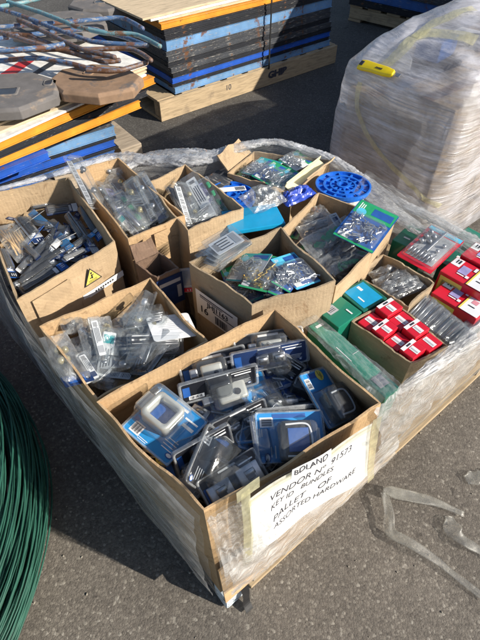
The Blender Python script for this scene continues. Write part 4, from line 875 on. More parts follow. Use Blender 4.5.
# twisted rope of film round the back
def rope(pts, w0, seed, mat='wrap_bunch', flat=.5, name='bunched_film', nseg=26, R2=.5):
    P = smoothline(pts, 22); bm = bmesh.new(); rings = []
    for i, p in enumerate(P):
        t_ = (P[min(i + 1, len(P) - 1)] - P[max(0, i - 1)]).normalized(); s = t_.cross(Vector((0, 0, 1))).normalized(); up = s.cross(t_)
        k = i / (len(P) - 1); wd = w0[0] + (w0[1] - w0[0]) * k if len(w0) == 2 else w0[min(int(k * (len(w0) - 1)), len(w0) - 2)] * (1 - (k * (len(w0) - 1)) % 1) + w0[min(int(k * (len(w0) - 1)) + 1, len(w0) - 1)] * ((k * (len(w0) - 1)) % 1)
        ring = []
        for a in range(nseg):
            th = 2 * math.pi * a / nseg; tw_ = th + i * .12
            r = wd * (1 + .6 * (1 - 2 * abs(NZ((math.cos(tw_) * 1.9, math.sin(tw_) * 1.9, i * .06), 1.8, seed))) + .3 * NZ((math.cos(th) * 4, math.sin(th) * 4, i * .25), 1, seed))
            ring.append(p + s * math.cos(th) * r + up * math.sin(th) * r * flat)
        rings.append(ring)
    loft(bm, rings, 0, True, True); return link(bm, name, mat, tw, True)
ROPE = 1
rope(G([(-40, 200, .53), (10, 186, .53), (45, 177, .53), (80, 167, .52), (114, 158, .50), (150, 160, .50), (190, 160, .52), (222, 153, .52), (248, 145, .53), (276, 142, .53), (302, 148, .52), (332, 158, .51), (360, 176, .49), (396, 200, .46), (440, 222, .45), (490, 250, .43)]), (.006, .010, .022, .024, .014, .012, .014, .016), 21)
rope(G([(120, 172, .50), (150, 156, .49), (190, 153, .50), (225, 156, .49), (250, 152, .49)]), (.012, .02, .01), 22)
rope(G([(300, 150, .50), (345, 170, .48), (385, 205, .46), (430, 236, .44), (462, 246, .44)]), (.008, .022, .016), 23)
bt = G([(112, 168, .53), (150, 164, .51), (190, 160, .52), (222, 153, .53), (250, 145, .535), (276, 142, .535), (302, 148, .53), (332, 158, .51), (360, 176, .49), (396, 200, .46), (440, 222, .45), (500, 252, .43)])
bb = [E_(-.0 + 1.36 * k / 11, 1.24, .12) if k < 5 else E_(.62 + .76 * (k - 5) / 6 , 1.24 - max(0, (k - 8)) * .12, .12) for k in range(12)]
sheet('back_film', bt, bb, 'wrap_clear', tw, 150, 14, .0, .012, 9)
# milky sheet lying over the back right items (over tray pack and green boxes)
def drape(px, h, mat, seed, amp=.012, n=26, name='draped_film'):
    C = [U(*a) for a in px]; bm = bmesh.new(); g = []
    for i in range(n * 2 + 1):
        row = []
        for j in range(n + 1):
            u, v = i / (n * 2), j / n; p = C[0].lerp(C[3], u).lerp(C[1].lerp(C[2], u), v); k = math.sin(math.pi * v)
            row.append(bm.verts.new(p + Vector((0, 0, h * k + amp * (1 - 2 * abs(NZ((u * 4, v * 9 + u * 3, 0), 1.3, seed)))))))
        g.append(row)
    for i in range(n * 2):
        for j in range(n): bm.faces.new((g[i][j], g[i + 1][j], g[i + 1][j + 1], g[i][j + 1]))
    return link(bm, name, mat, tw, True)
drape([(352, 196, .50), (366, 172, .50), (500, 250, .44), (470, 262, .46)], .0, 'wrap_clear', 31)
drape([(395, 398, .455), (404, 382, .475), (470, 330, .44), (480, 345, .43)], .01, 'wrap_bunch', 32, .008)
drape([(300, 324, .46), (316, 316, .455), (404, 386, .455), (380, 404, .50)], .006, 'clear_bag', 33, .006, name='draped_film')

# ------------------------------------------------------------------ the paper sign, strap, foam
TL0, TL1 = U(203, 513, .556), U(380, 406, .545); BL0, BL1 = E_(0, -.012, .12), E_(.62, -.014, .12)
def wallplane(px, py, off=.032):
    """where a sight line meets the leaning front of the load"""
    n = (TL1 - TL0).cross(TL0 - BL0).normalized(); n = n if n.y < 0 else -n; p0 = BL0 + n * off; d = D(px, py); o = Vector((0, 0, H)); k = (p0 - o).dot(n) / d.dot(n); return o + d * k
c4 = [wallplane(*p) for p in ((251, 554), (249, 499), (373, 424), (367, 475))]
print('sign', [tuple(round(k, 3) for k in p) for p in c4], (c4[3] - c4[0]).length, (c4[1] - c4[0]).length, (c4[2] - c4[3]).length)
org = sum(c4, Vector()) / 4; n = (c4[3] - c4[0]).cross(c4[1] - c4[0]).normalized(); n = n if n.y < 0 else -n
def onsheet(u, v, o=0.):
    return c4[0].lerp(c4[3], u).lerp(c4[1].lerp(c4[2], u), v) - org + n * (o + .004 * math.sin(u * 9 + v * 3) + .003 * NZ((u * 4, v * 3, 0)))
bm = bmesh.new(); sgrid = []
for i in range(31):
    u_ = i / 30; a_ = BL0.lerp(BL1, u_ * .9 + .0); b_ = TL0.lerp(TL1, u_ * .9 + .0); sgrid.append([bm.verts.new(a_.lerp(b_, v_ / 6 * .44 + (.012 * NZ((u_ * 6, 0, 0)) if v_ == 6 else 0)) + n * (.012 + .004 * NZ((u_ * 4, v_ * .4, 3))) - bJ) for v_ in range(7)])
for i in range(30):
    for j in range(6): bm.faces.new((sgrid[i][j], sgrid[i + 1][j], sgrid[i + 1][j + 1], sgrid[i][j + 1]))
link(bm, 'lower_flap', 'kraft_orange', tJ, False, None, .005)
sg = thing('paper_sign', 'white handwritten paper sign taped to the front of the wrapped load', 'sign', Matrix.Translation(org))
def sheetgrid(u0, v0, u1, v1, o, name, mat, parent, nx=44, ny=18, rag=0):
    bm = bmesh.new(); g = [[bm.verts.new(onsheet(u0 + (u1 - u0) * i / nx + rag * NZ((i, j, u0 * 9)), v0 + (v1 - v0) * j / ny + rag * NZ((j, i, v0 * 9)), o)) for j in range(ny + 1)] for i in range(nx + 1)]
    for i in range(nx):
        for j in range(ny): bm.faces.new((g[i][j], g[i + 1][j], g[i + 1][j + 1], g[i][j + 1]))
    return link(bm, name, mat, parent, True)
paper = sheetgrid(0, 0, 1, 1, 0, 'paper', 'sign_paper', sg)
def sheettext(s_, u, v, hgt, wid, parent, bold, shear=.22, rise=0):
    o = text(s_, 1, 'pen', parent, Matrix.Identity(4), bold=.0, shear=shear, align='LEFT', ext=0); me = o.data
    xs = [q.co.x for q in me.vertices]; x0, x1 = min(xs), max(xs); bm = bmesh.new(); bm.from_mesh(me); bmesh.ops.triangulate(bm, faces=bm.faces)
    for q in bm.verts:
        X = (q.co.x - x0) / (x1 - x0); q.co = onsheet(u + wid * X, v + hgt * q.co.y + rise * X + .012 * math.sin(X * 17 + v * 9), .0005)
    bm.to_mesh(me); bm.free(); return o
sheettext('VENDOR N\u00ba  91573', .16, .76, .13, .66, paper, 0, rise=.06)
sheettext('KEY ID   BUNDLES', .16, .61, .12, .50, paper, 0, rise=.05)
sheettext('PALLET    OF', .17, .42, .13, .48, paper, 0, rise=.05)
sheettext('ASSORTED HARDWARE', .17, .27, .12, .70, paper, 0, rise=.06)
sl_ = sheetgrid(.30, .97, .60, 1.12, .009, 'name_slip', 'sign_paper', sg, 8, 4)
o = sheettext('BDLAND', .32, 1.045, .12, .25, sl_, 0, shear=0)
for q in o.data.vertices: q.co += n * .0095
for (u0, v0, u1, v1) in ((-.07, -.10, .0, 1.2), (.98, -.08, 1.05, 1.12), (-.02, .95, 1.0, 1.03), (-.1, 1.12, .07, 1.27)):
    sheetgrid(u0, v0, u1, v1, .007, 'tape', 'tape_yellow', sg, 8, 8, .006)
# black strap end hanging at the pallet, patterned foam block under the corner
bm = bmesh.new(); P = smoothline([E_(.055, -.02, .13), E_(.055, -.035, .08), E_(.05, -.042, .03), E_(.046, -.06, .008)], 5)
rr_ = [[p + R_ * s + Vector((0, 0, dz)) for s, dz in ((-.011, 0), (.011, 0), (.011, .003), (-.011, .003))] for p in P]; loft(bm, rr_, 0, True, True)
tag(link(bm, 'strap', 'black_strap'), 'short black strap hanging from the pallet under the sign', 'strap')
M_ = Matrix.Translation(E_(-.012, -.028, .004)) @ Matrix.Rotation(RA, 4, 'Z'); bm = bmesh.new(); addbox(bm, (.05, .035, .05), (.07, .055, .095), .008)
tag(link(bm, 'foam_block', 'speck_foam', None, False, M_), 'pale speckled foam block under the corner of the wrapped pallet', 'foam block')

# ------------------------------------------------------------------ film strips on the ground
def strip(label, pts, wd, seed, mat='strip_film'):
    P = smoothline([U(*p) for p in pts], 10); bm = bmesh.new(); g = []
    for i, p in enumerate(P):
        t_ = (P[min(i + 1, len(P) - 1)] - P[max(0, i - 1)]).normalized(); s = t_.cross(Vector((0, 0, 1))).normalized(); k = i / (len(P) - 1)
        w2 = wd * (.55 + .45 * math.sin(math.pi * min(1, k * 1.4)) + .25 * NZ((k * 5, 0, 0), 1, seed)); tilt = NZ((k * 4, 2, 0), 1, seed) * .9
        g.append([bm.verts.new(p + s * w2 * (a / 6 - .5) * math.cos(tilt) + Vector((0, 0, max(-p.z + .003, w2 * (a / 6 - .5) * math.sin(tilt) * .5 + .004 * NZ((k * 9, a * .5, 0), 1, seed))))) for a in range(7)])
    for a, b in zip(g, g[1:]):
        for i in range(6): bm.faces.new((a[i], a[i + 1], b[i + 1], b[i]))
    return tag(link(bm, 'film_strip', mat, None, True, solid=.0004), label, 'plastic strip', 'film strips on the ground')
strip('torn plastic strip on the asphalt running from pallet to a blunt end', [(383, 489, .035), (405, 495, .03), (432, 501, .02), (464, 514, .012)], .04, 1)
strip('long plastic strip curving over the asphalt out of the picture at the bottom right', [(384, 492, .035), (389, 512, .03), (391, 532, .025), (410, 543, .03), (436, 560, .02), (452, 573, .015), (485, 598, .01)], .032, 2)
strip('wide flat plastic strip forking right beside the blunt strip', [(449, 516, .012), (458, 536, .02), (490, 556, .012)], .05, 3)
strip('small scrap of plastic film near the pallet edge at right', [(466, 480, .01), (492, 472, .012)], .045, 4)

# ------------------------------------------------------------------ green wire coil
def coil():
    c = Vector((-1.25, .33, 0)); t = thing('wire_coil', 'large coil of green coated wire on the asphalt', 'wire coil', Matrix.Translation(c)); rnd = random.Random(4)
    bm = bmesh.new(); seg = 110
    for k in range(210):
        th = rnd.uniform(-1.35, 1.5); rr = .735 - .15 * (1 - math.cos(th)) * .9 - (rnd.random() ** 2) * .05; zc = .17 + .16 * math.sin(th)
        ph, am = rnd.uniform(0, 6.3), rnd.uniform(.004, .03); pz = rnd.uniform(0, 6.3); tl = rnd.gauss(0, .03)
        pts = []
        for i in range(seg):
            a = 2 * math.pi * i / seg; r = rr + am * .6 * math.sin(a * 2 + ph) + .006 * math.sin(a * 5 + pz)
            z = max(.005, zc + am * math.sin(a + pz) + tl * math.cos(a + ph)); pts.append(Vector((r * math.cos(a), r * math.sin(a), z)))
        rings = []
        for i, p in enumerate(pts):
            ca = Vector((math.cos(2 * math.pi * i / seg), math.sin(2 * math.pi * i / seg), 0)); rings.append([p + ca * .0027 * math.cos(b * 1.2566) + Vector((0, 0, .0027 * math.sin(b * 1.2566))) for b in range(5)])
        rings.append(rings[0]); loft(bm, rings, 0, False, False)
    link(bm, 'wire', 'wire_green', t, True)
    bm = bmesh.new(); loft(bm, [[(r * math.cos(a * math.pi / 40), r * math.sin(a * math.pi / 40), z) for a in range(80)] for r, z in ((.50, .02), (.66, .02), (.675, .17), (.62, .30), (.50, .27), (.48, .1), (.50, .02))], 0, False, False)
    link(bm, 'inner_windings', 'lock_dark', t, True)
    for k in range(3):
        a0 = -.35 + .07 * k; bm = bmesh.new(); pts = [Vector(((.742 - .12 * s) * math.cos(a0 + .02 * s), (.742 - .12 * s) * math.sin(a0 + .02 * s), .12 + .18 * s)) for s in (0, .2, .4, .55)]
        tube(bm, pts, .004, 6); link(bm, 'tie', 'wire_white', t)
coil()

# ------------------------------------------------------------------ stacks of framed panels
def panel(label, org, ang, lx, ly, h, mat, group, board='paint_charcoal', name='framed_panel', off=(0, 0), cat='panel', lip=.004):
    M = Matrix.Translation(org) @ Matrix.Rotation(ang, 4, 'Z') @ Matrix.Translation((off[0], off[1], 0)); t = thing(name, label, cat, M, group); bm = bmesh.new()
    g = .003
    for (cx_, cy_, sx_, sy_, ax) in ((lx / 2, .02, lx, .04, 0), (lx / 2, ly - .02, lx, .04, 0), (.02, ly / 2, .04, ly - .081, 1), (lx - .02, ly / 2, .04, ly - .081, 1)):
        addbox(bm, (cx_, cy_, h / 2), (sx_, sy_, h - 2 * lip - .001), .0015)
        for z in (lip / 2, h - lip / 2 - .001): addbox(bm, (cx_, cy_, z), (sx_ + (.008 if ax == 0 else 0), sy_ + .008, lip), .001)
    link(bm, 'frame', mat, t); bm = bmesh.new(); addbox(bm, (lx / 2, ly / 2, h * .5), (lx - .078, ly - .078, h * .5)); link(bm, 'board', board, t); return t
# stack 2 (behind): near edge line
a2, b2 = U(160, 121, 0), U(333, 62, 0); ang2 = math.atan2((b2 - a2).y, (b2 - a2).x); len2 = (b2 - a2).length
print('stack2', a2, b2, math.degrees(ang2), len2)
p2 = pallet('pallet', 'long wooden pallet with black stencil under the far stack of panels', a2, ang2, len2, 1.15, 'wood', 9)
bm = bmesh.new(); addbox(bm, (len2 / 2, -.012, .065), (len2, .022, .125), .002); fb_ = link(bm, 'face_board', 'wood', p2)
Mt = Matrix.Translation((0, -.0242, .07)) @ Matrix.Rotation(math.pi / 2, 4, 'X')
text('GHIB', .06, 'pen', fb_, Matrix.Translation((len2 * .62, 0, 0)) @ Mt, bold=.004, sx=1.3); text('10', .05, 'pen', fb_, Matrix.Translation((len2 * .34, 0, .01)) @ Mt, sx=1.)
lay = [('paint_skyblue', .04, ''), ('paint_black', .022, 'thin black'), ('paint_brightblue', .034, 'bright blue'), ('paint_black', .03, 'black'), ('paint_charcoal', .032, 'charcoal'), ('paint_black', .028, 'black'), ('paint_charcoal', .034, 'charcoal'),
       ('paint_charcoal', .026, 'thin charcoal'), ('paint_skyblue', .058, 'wide sky blue'), ('paint_black', .026, 'black'), ('paint_black', .03, 'black'), ('paint_orange', .032, 'orange')]
z = .132
ordn = ['lowest', 'second', 'third', 'fourth', 'fifth', 'sixth', 'seventh', 'eighth', 'ninth', 'tenth', 'eleventh', 'twelfth']
n2 = Vector((-math.sin(ang2), math.cos(ang2), 0)); x2 = Vector((math.cos(ang2), math.sin(ang2), 0))
for k, (m_, h_, nm) in enumerate(lay):
    panel('%s framed panel, %s from the bottom of the far stack' % (nm, ordn[k]) if k else 'pale blue framed panel lying lowest on the stencilled pallet', a2 + x2 * .07 + Vector((0, 0, z)), ang2, len2 - .20, 1.1, h_, m_, 'framed panels of the far stack', 'paint_charcoal' if k < 11 else 'white_paint', off=(random.uniform(.05, .09) - .003 * k, random.uniform(-.0, .014)))
    z += h_ + .0015
for k in range(3):
    o = thing('plywood_sheet', '%s pale board lying on top of the far stack' % ('bottom', 'middle', 'topmost')[k], 'board', Matrix.Translation(a2 + x2 * (.04 - .05 * k) + Vector((0, 0, z + .013 * k))) @ Matrix.Rotation(ang2 + .015 * k, 4, 'Z'), 'pale boards on the far stack')
    bm = bmesh.new(); addbox(bm, (len2 / 2, .58, .006), (len2 - .1, 1.1, .0115), .001); link(bm, 'sheet_body', 'plywood' if k != 1 else 'white_paint', o)
# black strap round stack 2
bm = bmesh.new(); xs = len2 * .56; addbox(bm, (0, 0, (z) / 2 + .06), (.012, .004, z - .12), .001); tag(link(bm, 'strap', 'black_strap', None, False, Matrix.Translation(a2 + x2 * xs - n2 * .034) @ Matrix.Rotation(ang2, 4, 'Z')), 'black strap running down the face of the far panel stack', 'strap')

# stack 1 (left)
eb, ea = U(118, 152, .15), U(0, 192, .15); ang1 = math.atan2((eb - ea).y, (eb - ea).x); print('stack1', eb, ea, math.degrees(ang1))
x1 = Vector((math.cos(ang1), math.sin(ang1), 0)); o1 = Vector((eb.x, eb.y, 0)) - x1 * 1.5
pallet('pallet', 'wooden pallet under the stack with orange frames and rubber feet', o1 - x1 * .03, ang1, 1.5, 1.15, 'wood_grey', 8, .13)
z = .132
lay1 = [('paint_blue', .034, 'deep blue framed panel lying lowest on the left stack'), ('paint_black', .012, 'thin black panel second from the bottom of the left stack'), ('paint_brightblue', .034, 'bright blue framed panel third from the bottom of the left stack'), ('paint_black', .012, 'thin black panel between the two brighter blue ones'),
        ('paint_skyblue', .05, 'wide pale blue framed panel in the left stack'), ('paint_charcoal', .022, 'grey framed panel above the pale blue one in the left stack'), ('paint_black', .02, 'black framed panel just below the orange frames')]
for k, (m_, h_, nm) in enumerate(lay1):
    panel(nm, o1 + Vector((0, 0, z)), ang1, 1.5, 1.15, h_, m_, 'framed panels of the left stack', off=(random.uniform(-.02, .02), random.uniform(-.005, .01) + .006 * k)); z += h_ + .0015
zo = z
def line_panel(label, p, q, ly, h, mat, ext=1.5, board='white_paint', z=None, name='orange_frame', group='orange frames of the left stack'):
    P, Q = U(*p), U(*q); d = (Q - P); d.z = 0; d.normalize(); return panel(label, Vector((Q.x, Q.y, z)) - d * ext, math.atan2(d.y, d.x), ext, ly, h, mat, group, board, name)
line_panel('bright blue framed panel jutting out at the left under the orange frames', (0, 166, .38), (46, 148, .38), 1.0, .035, 'paint_brightblue', 1.2, z=zo, name='framed_panel', group='framed panels of the left stack'); zo += .037
line_panel('small orange frame cut by the picture edge low on the left stack', (-30, 165, .41), (13, 146, .41), .9, .035, 'paint_orange', 1.0, z=zo)
line_panel('lower long orange frame of the left stack', (36, 140, .41), (139, 99, .41), 1.0, .036, 'paint_orange', 1.2, z=zo + .001); zo += .038
line_panel('black panel put in for the dark gap between the two long orange frames', (20, 140, .44), (146, 88, .44), .98, .03, 'paint_black', 1.3, z=zo, name='framed_panel', group='framed panels of the left stack'); zo += .03  # panel added in black to stand for the shaded gap between the frames
line_panel('upper long orange frame of the left stack', (20, 136, .46), (154, 79, .46), 1.0, .034, 'paint_orange', 1.5, z=zo + .006); zo += .042
P, Q = U(20, 136, .46), U(154, 79, .46); d = (Q - P); d.z = 0; d.normalize(); ao = math.atan2(d.y, d.x)
for k in range(4):
    o = thing('sign_board', '%s pale board on top of the left stack' % ('lowest', 'second', 'third', 'uppermost')[k], 'board', Matrix.Translation(Vector((Q.x, Q.y, zo)) + d * (-.02 + .012 * k) + Vector((-d.y, d.x, 0)) * (.004 + .01 * k)) @ Matrix.Rotation(ao - .04 * k + .05, 4, 'Z'), 'pale boards on the left stack')
    bm = bmesh.new(); addbox(bm, (-.7, .5, .005), (1.4, .95, .009), .001); link(bm, 'board_body', ('white_paint', 'plywood', 'plywood', 'white_paint')[k], o); zo += .0105
    if k == 3:
        Mi = o.matrix_world.inverted() if False else (Matrix.Translation(Vector((Q.x, Q.y, zo - .0105)) + d * (-.02 + .012 * k) + Vector((-d.y, d.x, 0)) * (.004 + .01 * k)) @ Matrix.Rotation(ao - .04 * k + .05, 4, 'Z')).inverted()
        for mm, pp in (('red_paint', ((-6, 78), (10, 78), (38, 58), (24, 58))), ('lock_dark', ((30, 74), (38, 74), (66, 58), (56, 58))), ('red_paint', ((66, 100), (88, 90), (96, 88), (72, 102)))):
            bm = bmesh.new(); L4 = [Mi @ U(a_, b_, zo) for a_, b_ in pp]; f = bm.faces.new([bm.verts.new((q.x, q.y, .0102)) for q in L4]); link(bm, 'stripe', mm, o)
print('zo', zo)
def foot(label, p, R, mat, ang, sq=.8, slots=((0, 0, .03, .025), (.14, .0, .02, .028))):
    """octagonal rubber barrier foot with a post hole and slots"""
    c = U(*p); t = thing('rubber_foot', label, 'barrier foot', Matrix.Translation(c) @ Matrix.Rotation(math.radians(ang), 4, 'Z'), 'rubber barrier feet on the left stack'); bm = bmesh.new(); h = .046
    oc = [(R * math.cos(math.pi / 8 + k * math.pi / 4), sq * R * math.sin(math.pi / 8 + k * math.pi / 4)) for k in range(8)]
    loft(bm, [[(x * s, y * s, z) for x, y in oc] for s, z in ((1, -h), (1, -h * .25), (.93, 0))], 0, True, True)
    b = link(bm, 'foot_body', mat, t, bev=.003)
    for (x, y, w_, h_) in slots:   # a raised rim round a flat disc, coloured dark for the hole's shade
        bm = bmesh.new(); loft(bm, [[(px_, py_, zz) for px_, py_ in rrect(w_ * 2 * k, h_ * 2 * k, .012, 3, (x, y))] for k, zz in ((1.25, .0005), (1.15, .004), (1.0, .004), (.97, .0008))], 0, False, False)
        link(bm, 'socket_rim', mat, t); bm = bmesh.new(); loft(bm, [[(px_, py_, zz) for px_, py_ in rrect(w_ * 1.95, h_ * 1.95, .011, 3, (x, y))] for zz in (.0004, .0018)], 0, True, True); link(bm, 'socket_shade', 'lock_dark', t)
zf = zo + .058
foot('grey octagonal rubber foot with a centre hole at the left edge', (4, 90, zf), .25, 'rubber_grey', 8, .85, ((.01, -.02, .045, .035), (.18, .05, .016, .026)))
foot('brown octagonal rubber foot beside the grey one below the bent pipes', (95, 78, zf), .22, 'rubber_brown', -12, .8, ((-.05, .05, .02, .02),))
foot('grey rubber foot furthest back under the bent pipes', (58, 22, zf + .02), .27, 'rubber_grey', 20, .8, ((-.13, -.02, .02, .025), (.06, .02, .02, .025)))
foot('dark rubber foot at the rear top corner of the left stack', (100, 2, zf), .2, 'rubber_grey', 0, .8)
hz = zf + .03
pipes = [('pipe_blue', [(-20, 28), (0, 27), (58, 23), (105, 18), (122, 17), (132, 22), (143, 29)], .03, 'blue pipe bent down at its right end, upper one'),
         ('pipe_teal', [(8, 2), (40, 12), (75, 26), (105, 33), (133, 34), (145, 38), (160, 46)], .06, 'teal pipe crossing over the others'),
         ('pipe_blue', [(-10, 6), (20, 15), (50, 27), (90, 41), (118, 44), (148, 45)], .045, 'blue pipe running under the teal one'),
         ('pipe_rust', [(-10, 53), (30, 50), (65, 49), (95, 49), (128, 48), (140, 52), (151, 60)], .04, 'rusty pipe bent at the right end'),
         ('pipe_blue', [(-10, 62), (40, 58), (70, 63), (92, 69), (116, 70)], .012, 'lowest blue pipe lying on the brown rubber foot'),
         ('pipe_rust', [(86, 70), (116, 71), (132, 67), (147, 62)], .02, 'short rusty threaded rod end beside the brown foot'),
         ('pipe_rust', [(18, 20), (45, 32), (66, 42), (84, 50), (115, 57)], .055, 'brown pipe slanting through the middle of the heap'),
         ('pipe_blue', [(-8, 51), (20, 50), (48, 47), (64, 44)], .075, 'short blue and rust pipe at the left'),
         ('pipe_rust', [(-5, 33), (30, 36), (70, 52), (105, 62), (120, 60)], .02, 'dark rusty pipe low in the heap'),
         ('pipe_blue', [(-10, 40), (40, 34), (90, 28), (126, 38), (146, 45)], .015, 'faded blue pipe bent near the grey foot'),
         ('pipe_rust', [(-8, 30), (30, 42), (60, 50), (88, 56), (110, 55)], .032, 'thin rusty rod in the middle of the pipe heap'),
         ('pipe_teal', [(-8, 8), (18, 4), (34, 0), (60, -8)], .05, 'faded teal pipe at the top left corner')]
for (m_, pts, dh, lb_) in pipes:
    W3 = [U(a, b, hz + dh) for a, b in pts]; W4 = [W3[0]]
    for a, b in zip(W3, W3[1:]): W4 += [a.lerp(b, min(.3, .03 / max(.01, (b - a).length))), b.lerp(a, min(.3, .03 / max(.01, (b - a).length)))]
    W4.append(W3[-1]); P = smoothline(W4, 4); P = [p + Vector((0, 0, .004 * NZ(p, 4))) for p in P]
    bm = bmesh.new(); tube(bm, P, .0108, 10); tube(bm, [P[-1] - (P[-1] - P[-2]) * .3, P[-1] + (P[-1] - P[-2]).normalized() * .003], .0082, 10)
    tag(link(bm, 'bent_pipe', m_, None, True), lb_, 'pipe', 'bent pipes on the left stack')
# wooden block beside stack 1
M_ = Matrix.Translation(U(133, 158, 0)) @ Matrix.Rotation(ang1, 4, 'Z'); bm = bmesh.new(); addbox(bm, (-.02, .12, .05), (.13, .34, .1), .004); tag(link(bm, 'timber_block', 'wood_grey', None, False, M_), 'weathered timber block on the ground at the end of the left stack', 'timber')

# ------------------------------------------------------------------ wrapped pallet at the right
Q0, Q1 = Vector((.42, 2.14, 0)), Vector((.80, 1.68, 0)); uL = (Q1 - Q0); wN = uL.length; uL.normalize(); uR = Vector((-uL.y, uL.x, 0)); DR = 1.25
angW = math.atan2(uR.y, uR.x)
pallet('pallet', 'wooden pallet under the cloudy wrapped load', Q0 + uL * wN + uR * .0, angW, DR, wN, 'wood_grey', 8, .12)
bxn = ['front left', 'front right', 'middle left', 'middle right', 'rear left', 'rear right']
for lv in range(2):
    for i in range(3):
        for j in range(2):
            if lv == 1 and (i, j) in ((0, 0),): hgt = .19
            else: hgt = (.27, .26)[lv]
            z0 = .122 + lv * .275; c = Q0 + uL * (wN * (.27 + .435 * j)) + uR * (.225 + .395 * i)
            o = thing('packed_carton', 'brown carton inside the cloudy wrap, %s of the %s layer' % (bxn[i * 2 + j], ('lower', 'upper')[lv]), 'carton', Matrix.Translation((c.x, c.y, z0)) @ Matrix.Rotation(angW + .03 * (i - j), 4, 'Z'), 'cartons inside the cloudy wrap')
            bm = bmesh.new(); addbox(bm, (0, 0, hgt / 2), (.375, wN * .42, hgt), .006); link(bm, 'carton_body', 'kraft_grey', o); bm = bmesh.new(); addbox(bm, (0, 0, hgt + .0008), (.387, .05, .001)); link(bm, 'tape', 'kraft_dark', o)
# loose things on top, under the film
for k in range(7):
    c = Q0 + uL * (wN * random.uniform(.2, .75)) + uR * (.16 + .17 * k); h_ = .05 + .03 * math.sin(k * 2)
    o = thing('loose_parcel', ('grey', 'blue', 'dark', 'white', 'pale', 'charcoal', 'cream')[k] + ' parcel lying on top of the load under the cloudy wrap', 'parcel', Matrix.Translation((c.x, c.y, .662 + .03 * (k % 3))) @ Matrix.Rotation(k * .8, 4, 'Z'))
    bm = bmesh.new(); addbox(bm, (0, 0, h_ / 2), (.15, .11, h_), .008); link(bm, 'parcel_body', ('card_grey', 'card_deepblue', 'paint_charcoal', 'card_white', 'card_grey', 'zinc_dark', 'card_cream')[k], o)
def load_film():
    bm = bmesh.new(); nU = 200; hgts = [.02, .06, .12, .18, .24, .30, .36, .42, .48, .54, .60, .65, .685]; rings = []
    cen = Q0 + uL * wN / 2 + uR * DR / 2; a, b = wN / 2 + .025, DR / 2 + .03
    def per(s, ex=0):
        th = 2 * math.pi * s; c, n_ = math.cos(th), math.sin(th); e = .2
        return (a + ex) * math.copysign(abs(c) ** e, c), (b + ex) * math.copysign(abs(n_) ** e, n_)
    for k, h in enumerate(hgts):
        ring = []
        for i in range(nU):
            s = i / nU; x, y = per(s); d = Vector((x, y)).normalized(); m = h / .685
            px_, py_ = x / (a), y / b
            w1 = 1 - 2 * abs(NZ((px_ * 2.2, py_ * 3.0, h * 9 + px_ * 2), 1.4, 3)); w2 = NZ((px_ * 5, py_ * 8, h * 9 + py_ * 4), 1, 8)
            off = .013 * w1 + .008 * w2 + .022 * math.sin(m * 5.) * NZ((px_ * 1.5, py_ * 1.5, 0), 1, 1) - .03 * m ** 4 - .01
            p = cen + uL * (x + d.x * off) + uR * (y + d.y * off); ring.append((p.x, p.y, h + .012 * NZ((px_ * 3, py_ * 3, 2), 1, 2) * m))
        rings.append(ring)
    for k in range(1, 22):
        f = 1 - k / 22; ring = []
        for i in range(nU):
            x, y = per(i / nU, -.03); x *= f; y *= f; w1 = 1 - 2 * abs(NZ((x * 5, y * 5, 0), 1.5, 5)); w2 = NZ((x * 22, y * 16, 0), 1, 6)
            z = .70 + .17 * (1 - f ** 2.2) + .022 * w1 * (1 - f ** 6 * .5) + .006 * w2 + .05 * max(0, y + .1) - .02 * f ** 8
            p = cen + uL * x + uR * y; ring.append((p.x, p.y, z))
        rings.append(ring)
    vr = loft(bm, rings, 0, False, True); bmesh.ops.recalc_face_normals(bm, faces=bm.faces); bm.normal_update(); bvh = BVHTree.FromBMesh(bm)
    t = thing('cloudy_wrap', 'cloudy stretch wrap bulging round the right hand load, yellow tape across it', 'stretch wrap', Matrix.Translation((0, 0, 0)))
    link(bm, 'film_shell', 'wrap_load', t, True)
    return bvh, t
bvhW, tW = load_film()
def hit(px, py, bvh, off=.004):
    d = D(px, py).normalized(); r = bvh.ray_cast(Vector((0, 0, H)), d)
    return (r[0] - d * off, r[1]) if r[0] is not None else (None, None)
def surf_ribbon(pts, wd, mat, name, parent, off=.006):
    P = [hit(a, b, bvhW, off)[0] for a, b in pts]; P = [p for p in P if p is not None]; P = smoothline(P, 8); bm = bmesh.new(); g = []
    for i, p in enumerate(P):
        t_ = (P[min(i + 1, len(P) - 1)] - P[max(0, i - 1)]).normalized(); nn = bvhW.find_nearest(p)[1]
        if nn.dot(Vector((0, 0, H)) - p) < 0: nn = -nn
        s = t_.cross(nn).normalized(); row = []
        for a in range(5):
            q = p + s * wd * (a / 4 - .5) * (1 + .15 * NZ((i * .2, 0, 0))); nr = bvhW.find_nearest(q); n2_ = nr[1] if nr[1].dot(Vector((0, 0, H)) - q) > 0 else -nr[1]
            row.append(bm.verts.new(nr[0] + n2_ * off))
        g.append(row)
    for a, b in zip(g, g[1:]):
        for i in range(4): bm.faces.new((a[i], a[i + 1], b[i + 1], b[i]))
    return link(bm, name, mat, parent, True)
surf_ribbon([(378, 72), (392, 60), (404, 48), (415, 38), (430, 34), (450, 35), (476, 41)], .05, 'tape_yellow', 'tape', tW)
surf_ribbon([(415, 38), (430, 26), (450, 17), (474, 10)], .04, 'tape_yellow', 'tape', tW, .009)
surf_ribbon([(360, 82), (357, 100), (362, 122), (372, 142), (388, 162), (412, 186), (440, 206), (470, 226)], .022, 'tape_yellow', 'tape', tW)
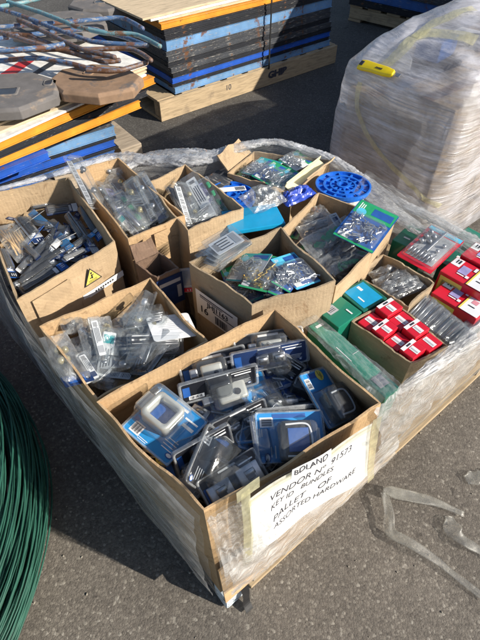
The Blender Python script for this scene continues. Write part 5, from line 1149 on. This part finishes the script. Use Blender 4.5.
# yellow knife
pk, nk = hit(377, 70, bvhW, .0); qa, qb = hit(361, 66, bvhW, .012)[0], hit(394, 76, bvhW, .012)[0]
x = (qb - qa).normalized(); z_ = (nk if nk.z > 0 else -nk); z_ = (z_ - x * z_.dot(x)).normalized(); y = z_.cross(x); M_ = Matrix((x, y, z_)).transposed().to_4x4(); M_.translation = (qa + qb) / 2 + z_ * .004; L = (qb - qa).length
kn = thing('utility_knife', 'yellow safety knife lying on the cloudy wrapped load', 'knife', M_)
bm = bmesh.new(); prof = [(-.5, .13, -.02), (-.38, .15, .0), (-.1, .13, .01), (.25, .13, .0), (.45, .10, -.0), (.5, .06, 0)]
loft(bm, [[(u * L, (yy + (w_ * .5) * sy) * 1.0 * L * 1. if False else (yy * L * .6 + w_ * L * sy * .95), zz) for sy, zz in ((-1, 0), (-1.1, .007), (-.8, .014), (.8, .014), (1.1, .007), (1, 0))] for u, w_, yy in prof], 0, True, True)
link(bm, 'handle', 'knife_yellow', kn, True, bev=.001)
bm = bmesh.new(); addbox(bm, (-.44 * L, .0, .0145), (.1 * L, .12 * L, .003), .001); link(bm, 'grip_end', 'ink', kn)
bm = bmesh.new(); addbox(bm, (.58 * L, -.0, .006), (.2 * L, .09 * L, .002), .0); link(bm, 'blade', 'steel', kn)
text('rocut', .014, 'ink', kn, Matrix.Translation((.02 * L + .01, 0, .0148)), bold=.0006)

# ------------------------------------------------------------------ dark stacks at the far right
a3 = U(340, 20, 0); ang3 = math.radians(-46)
def far_stack(org, ang, lx, ly, mats, lab, plab):
    pallet('pallet', plab, org, ang, lx, ly, 'wood', 7, .13); z = .132
    for k, m_ in enumerate(mats):
        h_ = .05 + .02 * (k % 2); panel('%s framed panel, %s from the bottom of %s' % ({'paint_blue': 'deep blue', 'paint_black': 'black', 'paint_charcoal': 'charcoal', 'paint_brightblue': 'bright blue'}[m_], ('first', 'second', 'third', 'fourth', 'fifth', 'sixth', 'seventh', 'eighth', 'ninth', 'tenth', 'eleventh', 'twelfth', 'thirteenth', 'fourteenth', 'fifteenth', 'sixteenth', 'seventeenth', 'eighteenth')[k], lab), org + Vector((0, 0, z)), ang, lx, ly, h_, m_, 'framed panels of ' + lab, off=(random.uniform(-.02, .02), random.uniform(-.01, .01)), lip=.005); z += h_ + .002
far_stack(Vector((1.0, 5.05, 0)), math.radians(-40), 1.25, 1.2, ['paint_black', 'paint_blue', 'paint_charcoal', 'paint_blue', 'paint_black', 'paint_blue', 'paint_black', 'paint_blue'], 'the shaded rear stack', 'wooden pallet under the shaded rear stack')
# unseen tall stack added beyond the right edge to cast shade on the rear
far_stack(Vector((2.3, 2.45, 0)), math.radians(39.5), 1.6, 1.3, ['paint_blue', 'paint_black'] * 9, 'the unseen tall stack added for shade', 'wooden pallet under the unseen tall stack added for shade')
print('objects', len(bpy.data.objects))
